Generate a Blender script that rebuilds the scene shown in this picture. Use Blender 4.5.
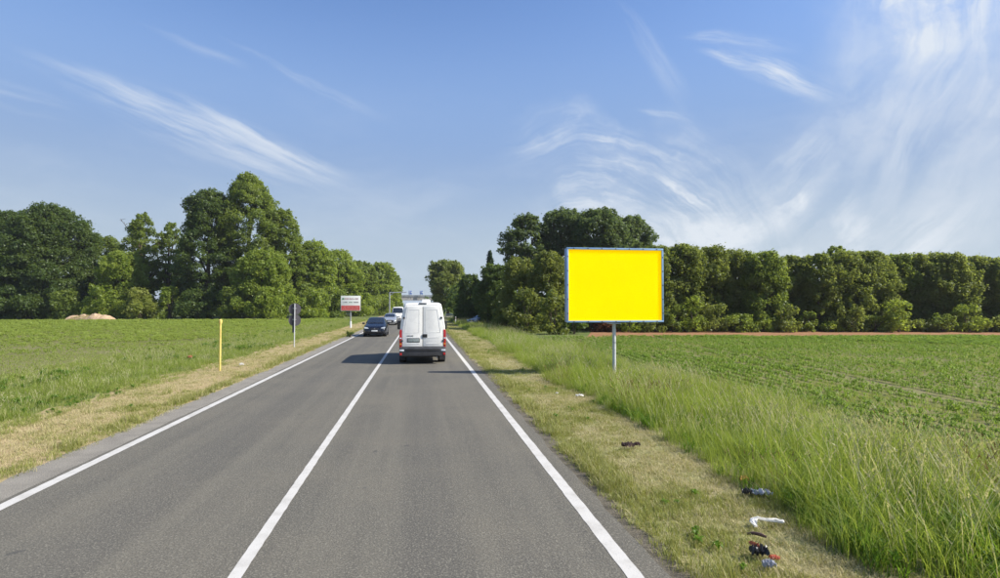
import bpy, bmesh, math, random
import numpy as np
from mathutils import Vector, Matrix

for o in list(bpy.data.objects):
    bpy.data.objects.remove(o)
S = bpy.context.scene
C = S.collection
R = math.radians
random.seed(7)
rng = np.random.default_rng(7)

# ------------------------------------------------------------------ camera
F, CX, CY, HOR, CAMH = 560.0, 500.0, 289.0, 305.0, 2.5
PITCH = math.atan((HOR - CY) / F)
YAW = math.atan(80.0 / F)
cam_d = bpy.data.cameras.new("camera")
cam_d.sensor_width = 36.0
cam_d.lens = 36.0 * F / 1000.0
cam_d.clip_start = 0.1
cam_d.clip_end = 6000
cam = bpy.data.objects.new("camera", cam_d)
C.objects.link(cam)
cam.location = (0, 0, CAMH)
cam.rotation_euler = (math.pi / 2 + PITCH, 0, -YAW)
S.camera = cam

# ------------------------------------------------------------------ exposure, sun, sky
S.view_settings.view_transform = 'Standard'
S.view_settings.look = 'None'
S.view_settings.gamma = 1.0
S.view_settings.exposure = 0.68
SUN_AZ, SUN_EL = R(108), R(41.5)          # clockwise from the road direction (+Y)
sun_d = bpy.data.lights.new("sun", 'SUN')
sun_d.energy = 4.8
sun_d.angle = R(0.53)
sun_d.color = (1.0, 0.94, 0.84)
sun = bpy.data.objects.new("sun", sun_d)
C.objects.link(sun)
sdir = Vector((math.sin(SUN_AZ) * math.cos(SUN_EL), math.cos(SUN_AZ) * math.cos(SUN_EL), math.sin(SUN_EL)))
sun.rotation_euler = sdir.to_track_quat('Z', 'Y').to_euler()
sun.location = (30, -10, 40)
SKY_STRENGTH = 0.111

W = bpy.data.worlds.new("World")
S.world = W
W.use_nodes = True


class NT:
    """small helper that writes node expressions"""
    def __init__(s, nt):
        s.nt, s.n, s.l = nt, nt.nodes, nt.links

    def add(s, t, **k):
        n = s.n.new(t)
        for a, b in k.items():
            setattr(n, a, b)
        return n

    def put(s, sock, v):
        if isinstance(v, bpy.types.NodeSocket):
            s.l.new(v, sock)
        elif v is not None:
            sock.default_value = v

    def m(s, op, a, b=None, c=None, clamp=False):
        n = s.add('ShaderNodeMath', operation=op, use_clamp=clamp)
        for i, v in enumerate((a, b, c)):
            if v is not None:
                s.put(n.inputs[i], v)
        return n.outputs[0]

    def smooth(s, v, a, b, lo=0.0, hi=1.0):
        n = s.add('ShaderNodeMapRange', interpolation_type='SMOOTHSTEP')
        s.put(n.inputs['Value'], v)
        for nm, q in (('From Min', a), ('From Max', b), ('To Min', lo), ('To Max', hi)):
            s.put(n.inputs[nm], q)
        return n.outputs[0]

    def lin(s, v, a, b, lo=0.0, hi=1.0):
        n = s.add('ShaderNodeMapRange', clamp=True)
        s.put(n.inputs['Value'], v)
        for nm, q in (('From Min', a), ('From Max', b), ('To Min', lo), ('To Max', hi)):
            s.put(n.inputs[nm], q)
        return n.outputs[0]

    def vec(s, x, y, z=0.0):
        n = s.add('ShaderNodeCombineXYZ')
        for i, v in enumerate((x, y, z)):
            s.put(n.inputs[i], v)
        return n.outputs[0]

    def noise(s, v, scale, detail=3.0, rough=0.55, dist=0.0, out='Fac'):
        n = s.add('ShaderNodeTexNoise')
        s.put(n.inputs['Vector'], v)
        n.inputs['Scale'].default_value = scale
        n.inputs['Detail'].default_value = detail
        n.inputs['Roughness'].default_value = rough
        n.inputs['Distortion'].default_value = dist
        return n.outputs[out]

    def mix(s, f, a, b, blend='MIX'):
        n = s.add('ShaderNodeMix', data_type='RGBA', blend_type=blend)
        s.put(n.inputs[0], f)
        for sock, v in ((n.inputs[6], a), (n.inputs[7], b)):
            if isinstance(v, tuple) and len(v) == 3:
                v = (*v, 1.0)
            s.put(sock, v)
        return n.outputs[2]

    def sep(s, v):
        n = s.add('ShaderNodeSeparateXYZ')
        s.put(n.inputs[0], v)
        return n.outputs


def sky_angles(x, y):
    u, v = (x - CX) / F, (CY - y) / F
    d = ray(x, y)
    return math.atan2(d.x, d.y), math.asin(d.z)


def ray(x, y):
    u, v = (x - CX) / F, (CY - y) / F
    fw = Vector((math.sin(YAW) * math.cos(PITCH), math.cos(YAW) * math.cos(PITCH), math.sin(PITCH)))
    rt = Vector((math.cos(YAW), -math.sin(YAW), 0))
    up = rt.cross(fw)
    return (fw + u * rt + v * up).normalized()


def build_world():
    nt = W.node_tree
    nt.nodes.clear()
    N = NT(nt)
    sky = N.add('ShaderNodeTexSky', sky_type='NISHITA')
    sky.sun_disc = False
    sky.sun_elevation = SUN_EL
    sky.sun_rotation = SUN_AZ
    sky.altitude = 100
    sky.air_density = 1.0
    sky.dust_density = 0.9
    sky.ozone_density = 2.6
    tc = N.add('ShaderNodeTexCoord').outputs['Generated']
    d = N.sep(tc)
    az = N.m('MULTIPLY', N.m('ARCTAN2', d[0], d[1]), 57.2958)      # degrees
    el = N.m('MULTIPLY', N.m('ARCSINE', d[2]), 57.2958)
    warp = N.sep(N.noise(N.vec(N.m('MULTIPLY', az, .05), N.m('MULTIPLY', el, .05)), 1.6, 5, .6, out='Color'))
    wa = N.m('ADD', az, N.m('MULTIPLY', N.m('SUBTRACT', warp[0], .5), 5.5))
    we = N.m('ADD', el, N.m('MULTIPLY', N.m('SUBTRACT', warp[1], .5), 5.5))

    def deg(x, y):
        a, e = sky_angles(x, y)
        return math.degrees(a), math.degrees(e)
    parts = []

    def fan(cx, cy, r0, r1, r2, r3, t0, t1, tsoft, seed, fibre, gain, lo, hi):
        """cirrus fibres lying along arcs round a centre (degrees)"""
        a0, e0 = deg(cx, cy)
        dx = N.m('SUBTRACT', wa, a0)
        dy = N.m('SUBTRACT', we, e0)
        r = N.m('SQRT', N.m('ADD', N.m('MULTIPLY', dx, dx), N.m('MULTIPLY', dy, dy)))
        th = N.m('MULTIPLY', N.m('ARCTAN2', dy, dx), 57.2958)
        v = N.vec(N.m('MULTIPLY', r, fibre), N.m('MULTIPLY', th, .016), seed)
        n1 = N.noise(v, 1.0, 5, .62)
        n2 = N.noise(N.vec(N.m('MULTIPLY', r, .09), N.m('MULTIPLY', th, .02), seed + 3.3), 1.0, 3, .5)
        mask = N.m('MULTIPLY', N.smooth(r, r0, r1), N.smooth(r, r3, r2))
        mask = N.m('MULTIPLY', mask, N.m('MULTIPLY', N.smooth(th, t0 - tsoft, t0 + tsoft), N.smooth(th, t1 + tsoft, t1 - tsoft)))
        f = N.m('MULTIPLY', N.smooth(n1, lo, hi), N.smooth(n2, .33, .62))
        torn = N.noise(N.vec(N.m('MULTIPLY', wa, .17), N.m('MULTIPLY', we, .21), seed + 7.7), 1.0, 5, .62)
        f = N.m('MULTIPLY', f, N.smooth(torn, .38, .60, .50, 1.45))
        parts.append(N.m('MULTIPLY', N.m('MULTIPLY', f, mask), gain))

    def streak(x0, y0, x1, y1, wid, bend, seed, gain, lo=.36, hi=.72, fib=.9, taper=.25):
        """a feathered streak from one point of the sky to another (degrees)"""
        a0, e0 = deg(x0, y0)
        a1, e1 = deg(x1, y1)
        L = math.hypot(a1 - a0, e1 - e0)
        ux, uy = (a1 - a0) / L, (e1 - e0) / L
        k = .35
        px = N.m('ADD', N.m('MULTIPLY', wa, k), N.m('MULTIPLY', az, 1 - k))
        py = N.m('ADD', N.m('MULTIPLY', we, k), N.m('MULTIPLY', el, 1 - k))
        dx, dy = N.m('SUBTRACT', px, a0), N.m('SUBTRACT', py, e0)
        t = N.m('DIVIDE', N.m('ADD', N.m('MULTIPLY', dx, ux), N.m('MULTIPLY', dy, uy)), L)
        s = N.m('SUBTRACT', N.m('MULTIPLY', dy, ux), N.m('MULTIPLY', dx, uy))
        q = N.m('SUBTRACT', t, .5)
        s = N.m('SUBTRACT', s, N.m('MULTIPLY', N.m('SUBTRACT', .25, N.m('MULTIPLY', q, q)), bend))
        n1 = N.noise(N.vec(N.m('MULTIPLY', t, L * .09), N.m('MULTIPLY', s, fib), seed), 1.0, 5, .62)
        ww = N.m('MULTIPLY', N.smooth(t, -.05, .45, .35, 1.0), wid)
        across = N.smooth(N.m('DIVIDE', N.m('ABSOLUTE', s), ww), 1.0, .1)
        along = N.m('MULTIPLY', N.smooth(t, -.1, taper), N.smooth(t, 1.1, .65))
        f = N.m('MULTIPLY', N.m('MULTIPLY', across, along), N.smooth(n1, lo, hi))
        parts.append(N.m('MULTIPLY', f, gain))

    # right half: hooked fibres of the big cirrus
    fan(590, 300, 6, 11, 17, 21, -20, 108, 18, 1.7, .75, 1.0, .34, .72)
    fan(690, 50, 11, 17, 23, 34, -128, 25, 22, 5.1, .5, 1.0, .28, .70)
    fan(690, 50, 22, 26, 40, 60, -75, 40, 20, 8.6, .38, .8, .32, .72)
    streak(705, 50, 835, 98, 1.5, 1.4, 2.2, .95)
    streak(640, 108, 700, 122, .7, .5, 4.2, .5)
    streak(680, 34, 800, 52, 1.0, .8, 9.4, .45)
    streak(1010, -20, 880, 215, 3.4, -4.5, 12.1, .6, .3, .7, .5)
    streak(620, 0, 690, 110, 1.5, 1.5, 17.1, .22)
    fan(690, 50, 9, 18, 34, 52, -118, 40, 30, 14.4, .12, .42, .25, .72)
    # left half: the feather and its neighbours
    streak(35, 62, 345, 186, 3.0, .6, 21.3, .62, .36, .74)
    streak(180, 98, 350, 186, 1.3, -.8, 24.9, .75, .32, .68)
    streak(-60, 80, 70, 115, 1.3, .5, 27.7, .35)
    streak(225, 40, 380, 118, .7, .4, 31.0, .28)
    streak(140, 25, 250, 70, .6, .4, 33.0, .2)
    # thin veil low over the horizon and here and there all round
    veil = N.smooth(N.noise(N.vec(N.m('MULTIPLY', wa, .045), N.m('MULTIPLY', we, .16), 3.0), 1.0, 5, .6), .42, .8)
    parts.append(N.m('MULTIPLY', N.m('MULTIPLY', veil, N.smooth(el, 24, 5)), .3))
    cir = N.noise(N.vec(N.m('MULTIPLY', d[0], 2.0), N.m('MULTIPLY', d[1], 5.0), N.m('MULTIPLY', d[2], 4.0)), 1.3, 5, .6, 1.2)
    away = N.smooth(d[1], .55, .1)
    parts.append(N.m('MULTIPLY', N.m('MULTIPLY', N.smooth(cir, .52, .8), away), .55))
    tot = parts[0]
    for p in parts[1:]:
        # screen blend keeps overlapping wisps from adding past one
        tot = N.m('SUBTRACT', 1.0, N.m('MULTIPLY', N.m('SUBTRACT', 1.0, tot, clamp=True), N.m('SUBTRACT', 1.0, p, clamp=True)))
        hue = N.mix(1.0, sky.outputs[0], (.88, .99, 1.17), 'MULTIPLY')
    base = N.mix(N.smooth(el, 31, 13), hue, (1.60, 2.40, 3.95))
    base = N.mix(N.smooth(el, 17, 2), base, (2.80, 3.38, 3.92))
    col = N.mix(N.m('MULTIPLY', tot, .88), base, (4.5, 4.8, 5.15))
    bg = N.add('ShaderNodeBackground')
    N.put(bg.inputs[0], col)
    bg.inputs[1].default_value = SKY_STRENGTH
    out = N.add('ShaderNodeOutputWorld')
    nt.links.new(bg.outputs[0], out.inputs[0])


build_world()


# ------------------------------------------------------------------ placing: a point of the ground seen at a spot of the photograph
def ground(x, y):
    d = ray(x, y)
    t = -CAMH / d.z
    return Vector((d.x * t, d.y * t, 0))


def column(x, Z):
    u = (x - CX) / F
    return Vector((Z * (math.sin(YAW) + u * math.cos(YAW)), Z * (math.cos(YAW) - u * math.sin(YAW)), 0))


def height(y, Z):
    return CAMH + (HOR - y) / F * Z


# ------------------------------------------------------------------ materials
MATS = {}


def material(name):
    m = bpy.data.materials.new(name)
    m.use_nodes = True
    m.node_tree.nodes.clear()
    N = NT(m.node_tree)
    out = N.add('ShaderNodeOutputMaterial')
    return m, N, out


def plain(name, col, rough=.5, metal=0.0, var=.12, vscale=6.0, spec=.5, coat=0.0):
    """painted / plastic / metal surface with slight uneven wear"""
    if name in MATS:
        return MATS[name]
    m, N, out = material(name)
    p = N.add('ShaderNodeBsdfPrincipled')
    tc = N.add('ShaderNodeTexCoord').outputs['Object']
    n = N.noise(tc, vscale, 4, .6)
    dark = tuple(c * (1 - var) for c in col)
    light = tuple(min(1, c * (1 + var)) for c in col)
    N.put(p.inputs['Base Color'], N.mix(N.smooth(n, .3, .7), dark, light))
    N.put(p.inputs['Roughness'], N.lin(n, .3, .7, max(.03, rough - .08), min(1, rough + .08)))
    p.inputs['Metallic'].default_value = metal
    p.inputs['Specular IOR Level'].default_value = spec
    p.inputs['Coat Weight'].default_value = coat
    m.node_tree.links.new(p.outputs[0], out.inputs[0])
    MATS[name] = m
    return m


def leafmat(name, a, b, trans=.35, use_attr=True):
    m, N, out = material(name)
    oi = N.add('ShaderNodeObjectInfo')
    if use_attr:
        f = N.add('ShaderNodeAttribute', attribute_name='tint').outputs['Fac']
    else:
        at = N.add('ShaderNodeAttribute', attribute_name='tint').outputs['Fac']
        f = N.m('ADD', N.m('MULTIPLY', at, .5), N.m('MULTIPLY', oi.outputs['Random'], .5))
    col = N.mix(f, a, b)
    df = N.add('ShaderNodeBsdfDiffuse')
    tr = N.add('ShaderNodeBsdfTranslucent')
    gl = N.add('ShaderNodeBsdfGlossy')
    gl.inputs['Roughness'].default_value = .45
    gl.inputs['Color'].default_value = (.9, .95, .9, 1)
    N.put(df.inputs['Color'], col)
    N.put(tr.inputs['Color'], N.mix(.5, col, (min(1, b[0] * 1.7), min(1, b[1] * 1.7), b[2] * .9)))
    m1 = N.add('ShaderNodeMixShader')
    m1.inputs[0].default_value = trans
    m.node_tree.links.new(df.outputs[0], m1.inputs[1])
    m.node_tree.links.new(tr.outputs[0], m1.inputs[2])
    m2 = N.add('ShaderNodeMixShader')
    m2.inputs[0].default_value = .015
    m.node_tree.links.new(m1.outputs[0], m2.inputs[1])
    m.node_tree.links.new(gl.outputs[0], m2.inputs[2])
    m.node_tree.links.new(m2.outputs[0], out.inputs[0])
    return m


def groundmat(name, build, rough=.95, bump=None):
    m, N, out = material(name)
    p = N.add('ShaderNodeBsdfPrincipled')
    p.inputs['Roughness'].default_value = rough
    p.inputs['Specular IOR Level'].default_value = .25
    pos = N.add('ShaderNodeNewGeometry').outputs['Position']
    col, hgt = build(N, pos)
    N.put(p.inputs['Base Color'], col)
    if hgt is not None:
        b = N.add('ShaderNodeBump')
        b.inputs['Strength'].default_value = bump or .4
        b.inputs['Distance'].default_value = .02
        N.put(b.inputs['Height'], hgt)
        m.node_tree.links.new(b.outputs[0], p.inputs['Normal'])
    m.node_tree.links.new(p.outputs[0], out.inputs[0])
    return m


# ------------------------------------------------------------------ mesh helpers
def tag(o, label=None, cat=None, group=None, kind=None):
    if label:
        o['label'] = label
    if cat:
        o['category'] = cat
    if group:
        o['group'] = group
    if kind:
        o['kind'] = kind
    return o


def empty(name, loc, rz=0.0):
    o = bpy.data.objects.new(name, None)
    o.empty_display_size = .3
    C.objects.link(o)
    o.location = loc
    o.rotation_euler = (0, 0, rz)
    return o


def link(name, me, mat, parent=None, smooth=None):
    o = bpy.data.objects.new(name, me)
    C.objects.link(o)
    if mat is not None:
        me.materials.append(mat)
    if parent is not None:
        o.parent = parent
    if smooth is not None:
        me.polygons.foreach_set('use_smooth', [True] * len(me.polygons))
        me.set_sharp_from_angle(angle=R(smooth))
    return o


class MB:
    def __init__(s):
        s.v, s.f = [], []

    def poly(s, pts, faces):
        b = len(s.v)
        s.v += [tuple(p) for p in pts]
        s.f += [tuple(b + i for i in f) for f in faces]
        return s

    def box(s, c, d, rot=None, taper=1.0):
        x, y, z = d[0] / 2, d[1] / 2, d[2] / 2
        P = [Vector((sx * x * (taper if sz > 0 else 1), sy * y * (taper if sz > 0 else 1), sz * z))
             for sz in (-1, 1) for sy in (-1, 1) for sx in (-1, 1)]
        if rot is not None:
            P = [rot @ p for p in P]
        P = [p + Vector(c) for p in P]
        return s.poly(P, [(0, 2, 3, 1), (4, 5, 7, 6), (0, 1, 5, 4), (1, 3, 7, 5), (3, 2, 6, 7), (2, 0, 4, 6)])

    def tube(s, pts, rad, n=10, cap=True):
        pts = [Vector(p) for p in pts]
        if not hasattr(rad, '__len__'):
            rad = [rad] * len(pts)
        P = []
        for i, p in enumerate(pts):
            d = (pts[min(i + 1, len(pts) - 1)] - pts[max(i - 1, 0)]).normalized()
            a = Vector((0, 0, 1)) if abs(d.z) < .9 else Vector((1, 0, 0))
            u = d.cross(a).normalized()
            w = u.cross(d)
            for k in range(n):
                t = 2 * math.pi * k / n
                P.append(p + (u * math.cos(t) + w * math.sin(t)) * rad[i])
        Fs = []
        for i in range(len(pts) - 1):
            for k in range(n):
                k2 = (k + 1) % n
                Fs.append((i * n + k, i * n + k2, (i + 1) * n + k2, (i + 1) * n + k))
        if cap:
            Fs.append(tuple(range(n)))
            Fs.append(tuple((len(pts) - 1) * n + k for k in reversed(range(n))))
        return s.poly(P, Fs)

    def prism(s, outline, y0, y1, axis='y'):
        n = len(outline)
        P = []
        for yy in (y0, y1):
            for a, b in outline:
                P.append((a, yy, b) if axis == 'y' else ((yy, a, b) if axis == 'x' else (a, b, yy)))
        Fs = [tuple(range(n)), tuple(reversed(range(n, 2 * n)))]
        for i in range(n):
            j = (i + 1) % n
            Fs.append((i, n + i, n + j, j))
        return s.poly(P, Fs)

    def build(s, name, mat, parent=None, smooth=None, bevel=0.0, loc=None):
        me = bpy.data.meshes.new(name)
        me.from_pydata(s.v, [], s.f)
        bm = bmesh.new()
        bm.from_mesh(me)
        bmesh.ops.recalc_face_normals(bm, faces=bm.faces)
        if bevel:
            ed = [e for e in bm.edges if len(e.link_faces) == 2 and e.calc_face_angle(0) > R(30)]
            bmesh.ops.bevel(bm, geom=ed, offset=bevel, segments=2, affect='EDGES', profile=.6, clamp_overlap=True)
        bm.to_mesh(me)
        bm.free()
        o = link(name, me, mat, parent, smooth if smooth is not None else (35 if bevel else None))
        if loc is not None:
            o.location = loc
        return o


def quadmesh(name, V, nper, tint=None, extra=None):
    """V: (n*nper,3) points, each nper-gon one leaf"""
    n = len(V) // nper
    me = bpy.data.meshes.new(name)
    me.vertices.add(len(V))
    me.vertices.foreach_set('co', V.astype(np.float32).ravel())
    me.loops.add(len(V))
    me.loops.foreach_set('vertex_index', np.arange(len(V), dtype=np.int32))
    me.polygons.add(n)
    me.polygons.foreach_set('loop_start', np.arange(0, len(V), nper, dtype=np.int32))
    me.polygons.foreach_set('loop_total', np.full(n, nper, dtype=np.int32))
    if tint is not None:
        a = me.attributes.new('tint', 'FLOAT', 'FACE')
        a.data.foreach_set('value', tint.astype(np.float32))
    me.update(calc_edges=True)
    return me


# ------------------------------------------------------------------ ground sheets
def sheet(name, pts, z, mat, kind='structure'):
    me = bpy.data.meshes.new(name)
    me.from_pydata([(p[0], p[1], z) for p in pts], [], [tuple(range(len(pts)))])
    o = link(name, me, mat)
    if me.polygons[0].normal.z < 0:
        me.flip_normals()
    tag(o, kind=kind)
    return o


def m_meadow(N, pos):
    a = N.noise(pos, .35, 4, .6)
    b = N.noise(pos, 9.0, 4, .65)
    c = N.mix(N.smooth(a, .35, .65), (.075, .115, .022), (.12, .15, .035))
    c = N.mix(N.smooth(b, .45, .7, 0, .55), c, (.16, .13, .06))
    return c, b


def m_soil(N, pos):
    a = N.noise(pos, .25, 4, .6)
    b = N.noise(pos, 7.0, 5, .65)
    c = N.mix(N.smooth(a, .3, .7), (.165, .125, .068), (.20, .155, .085))
    c = N.mix(N.smooth(b, .35, .65, 0, .8), c, (.125, .165, .034))
    return c, b


def m_redsoil(N, pos):
    a = N.noise(pos, 1.1, 4, .6)
    b = N.noise(pos, 9.0, 5, .65)
    c = N.mix(N.smooth(a, .3, .7), (.24, .115, .05), (.29, .155, .075))
    c = N.mix(N.smooth(b, .5, .8, 0, .5), c, (.17, .10, .05))
    return c, b


def m_straw(N, pos):
    a = N.noise(pos, .8, 4, .6)
    b = N.noise(pos, 14.0, 5, .7)
    c = N.mix(N.smooth(a, .35, .65), (.25, .222, .115), (.18, .19, .068))
    c = N.mix(N.smooth(b, .4, .75, 0, .65), c, (.36, .30, .16))
    return c, b


def m_straw_left(N, pos):
    a = N.noise(pos, .7, 4, .6)
    b = N.noise(pos, 14.0, 5, .7)
    c = N.mix(N.smooth(a, .35, .65), (.35, .26, .145), (.27, .225, .10))
    c = N.mix(N.smooth(b, .4, .75, 0, .65), c, (.40, .31, .18))
    return c, b


def m_grit(N, pos):
    a = N.noise(pos, 2.2, 4, .6)
    b = N.noise(pos, 45.0, 3, .7)
    c = N.mix(N.smooth(a, .3, .7), (.17, .158, .135), (.235, .218, .185))
    c = N.mix(N.smooth(b, .4, .7, 0, .6), c, (.30, .275, .23))
    return c, b


def m_asphalt(N, pos):
    p = N.sep(pos)
    x = p[0]
    # worn, paler wheel tracks with a darker oily strip between them, in each lane
    ln = N.vec(N.m('MULTIPLY', x, 2.2), N.m('MULTIPLY', p[1], .06))
    streaks = N.noise(ln, 1.0, 4, .6)
    patch = N.noise(pos, .45, 4, .6)
    speck = N.noise(pos, 44.0, 3, .65)
    fine = N.noise(pos, 85.0, 2, .5)
    vor = N.add('ShaderNodeTexVoronoi')
    N.put(vor.inputs['Vector'], pos)
    vor.inputs['Scale'].default_value = 48
    c = N.mix(N.smooth(streaks, .3, .7), (.088, .083, .070), (.126, .117, .094))
    c = N.mix(N.smooth(patch, .35, .7, 0, .5), c, (.148, .133, .102))
    lane = N.m('ABSOLUTE', N.m('SUBTRACT', N.m('ABSOLUTE', N.m('ADD', x, 1.66)), 1.75))
    c = N.mix(N.smooth(lane, .62, .1, 0, .42), c, (.078, .074, .066))
    c = N.mix(N.smooth(speck, .48, .68, 0, .7), c, (.235, .22, .175))
    c = N.mix(N.smooth(fine, .48, .30, 0, .75), c, (.045, .044, .042))
    c = N.mix(N.smooth(vor.outputs['Distance'], .30, .08, 0, .35), c, (.21, .195, .16))
    # a few dark drips and cracks
    sp = N.noise(pos, 3.1, 2, .5)
    c = N.mix(N.smooth(sp, .72, .76, 0, .55), c, (.05, .05, .05))
    cr = N.add('ShaderNodeTexVoronoi', feature='DISTANCE_TO_EDGE')
    N.put(cr.inputs['Vector'], N.vec(N.m('ADD', N.m('MULTIPLY', x, .55), N.m('MULTIPLY', N.noise(pos, 1.7, 4, .6), .8)), N.m('MULTIPLY', p[1], .16)))
    cr.inputs['Scale'].default_value = 1.0
    crm = N.m('MULTIPLY', N.smooth(cr.outputs['Distance'], .006, .001), N.smooth(patch, .55, .7))
    c = N.mix(N.m('MULTIPLY', crm, .5), c, (.05, .05, .048))
    return c, N.m('ADD', speck, N.m('MULTIPLY', vor.outputs['Distance'], -.5))


def m_paint(N, pos):
    a = N.noise(pos, 3.0, 5, .65)
    b = N.noise(pos, 60.0, 3, .7)
    c = N.mix(N.smooth(a, .42, .72, 0, .6), (.50, .485, .45), (.34, .325, .29))
    c = N.mix(N.smooth(b, .58, .75, 0, .65), c, (.26, .25, .235))
    return c, b


FAR = 2400
g = sheet('ground', [(-FAR, -FAR), (FAR, -FAR), (FAR, FAR), (-FAR, FAR)], -.02, groundmat('meadow', m_meadow))
XL, XR = -5.27, 2.28                      # asphalt edges
Y0, Y1 = -60, 240
soil = groundmat('field_soil', m_soil, bump=.8)
sheet('field', [(-320, Y0), (-13.2, Y0), (-13.2, 98), (-120, 103), (-320, 103)], -.012, soil)
sheet('field', [(10.2, Y0), (240, Y0), (240, 17.5), (11, 44.0)], -.012, soil)
sheet('soil_strip', [(13, 42.6), (240, 15.8), (240, 28), (17, 54)], -.006, groundmat('red_soil', m_redsoil, bump=.8))
def wavy(x, amp, y0=Y0, y1=Y1, step=.35, seed=0):
    r = random.Random(seed)
    out, y, o = [], y0, 0
    while y < y1:
        o = .7 * o + r.uniform(-amp, amp)
        out.append((x + o, y))
        y += step if -2 < y < 45 else 2.0
    return out


sheet('verge', [(XR - .05, Y0), (4.9, Y0), (4.9, Y1), (XR - .05, Y1)], -.004, groundmat('dry_mown_verge', m_straw, bump=.8))
sheet('verge', wavy(-8.75, .2, seed=8) + [(XL + .05, Y1), (XL + .05, Y0)], -.004, groundmat('straw_verge', m_straw_left, bump=.8))


grit = groundmat('roadside_grit', m_grit, bump=.8)
road = groundmat('asphalt', m_asphalt, rough=.85, bump=.35)
sheet('road_shoulder', wavy(-5.86, .06, seed=1) + wavy(XL + .3, .01, seed=2)[::-1], 0, grit)
def m_dark_grit(N, pos):
    a = N.noise(pos, 2.6, 4, .6)
    b = N.noise(pos, 45.0, 3, .7)
    c = N.mix(N.smooth(a, .3, .7), (.075, .066, .046), (.15, .13, .095))
    c = N.mix(N.smooth(b, .5, .75, 0, .6), c, (.27, .245, .20))
    return c, b


sheet('road_shoulder', wavy(XR - .3, .01, seed=3) + wavy(XR + .26, .09, seed=4)[::-1], 0, groundmat('dark_roadside_grit', m_dark_grit, bump=1))
sheet('road', wavy(XL, .02, seed=5) + wavy(XR, .035, seed=6)[::-1], .004, road)
paint = groundmat('worn_road_paint', m_paint, rough=.7, bump=.2)


def stripe(x0, x1):
    # ragged edges, so that the line reads as worn thermoplastic
    a = [(x0 + random.uniform(-.004, .004), y) for y in np.concatenate([np.arange(-20, 40, .12), np.arange(40, Y1, 3)])]
    b = [(x1 + random.uniform(-.004, .004), p[1]) for p in a]
    vs = [(p[0], p[1], .008) for p in a] + [(p[0], p[1], .008) for p in b]
    n = len(a)
    me = bpy.data.meshes.new('road_marking')
    me.from_pydata(vs, [], [(i, n + i, n + i + 1, i + 1) for i in range(n - 1)])
    tag(link('road_marking', me, paint), kind='structure')


stripe(1.89, 2.045)
stripe(-1.735, -1.61)
stripe(-5.19, -5.03)
# side track joining beyond the hedge
sheet('side_track', [(XR, 118), (60, 132), (60, 137), (XR, 126)], .002, grit)


# ------------------------------------------------------------------ foliage
def envelope(kind, t):
    if kind == 'round':
        return np.sqrt(np.clip(1 - (2 * t - 1) ** 2, 0, 1)) ** .75
    if kind == 'dome':
        return np.where(t < .25, .80 + .8 * t, np.sqrt(np.clip(1 - ((t - .25) / .75) ** 2, 0, 1)) ** .8)
    if kind == 'bush':
        return np.where(t < .35, .92 + .2 * t, np.sqrt(np.clip(1 - ((t - .35) / .65) ** 2.4, 0, 1)) ** .75)
    if kind == 'tall':
        return np.where(t < .3, .55 + 1.5 * t, np.clip(1 - ((t - .3) / .7) ** 2.2, 0, 1) ** .62)
    if kind == 'cone':
        return np.clip(1.02 - t, 0, 1) ** .9
    return np.ones_like(t)


def unit(n):
    v = rng.normal(size=(n, 3))
    return v / np.linalg.norm(v, axis=1)[:, None]


def leaves_at(P, Nrm, size, aspect=.62, jitter=1.1):
    n = len(P)
    nn = Nrm + unit(n) * jitter
    nn /= np.linalg.norm(nn, axis=1)[:, None]
    a = np.cross(nn, unit(n))
    a /= np.linalg.norm(a, axis=1)[:, None] + 1e-9
    b = np.cross(nn, a)
    s = (size * rng.uniform(.6, 1.35, n))[:, None]
    V = np.empty((n, 3, 3))
    V[:, 0] = P - a * s - b * s * aspect * .8
    V[:, 1] = P + a * s - b * s * aspect * .8 + nn * s * .1
    V[:, 2] = P + b * s * aspect * 1.5
    return V.reshape(-1, 3)


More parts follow.
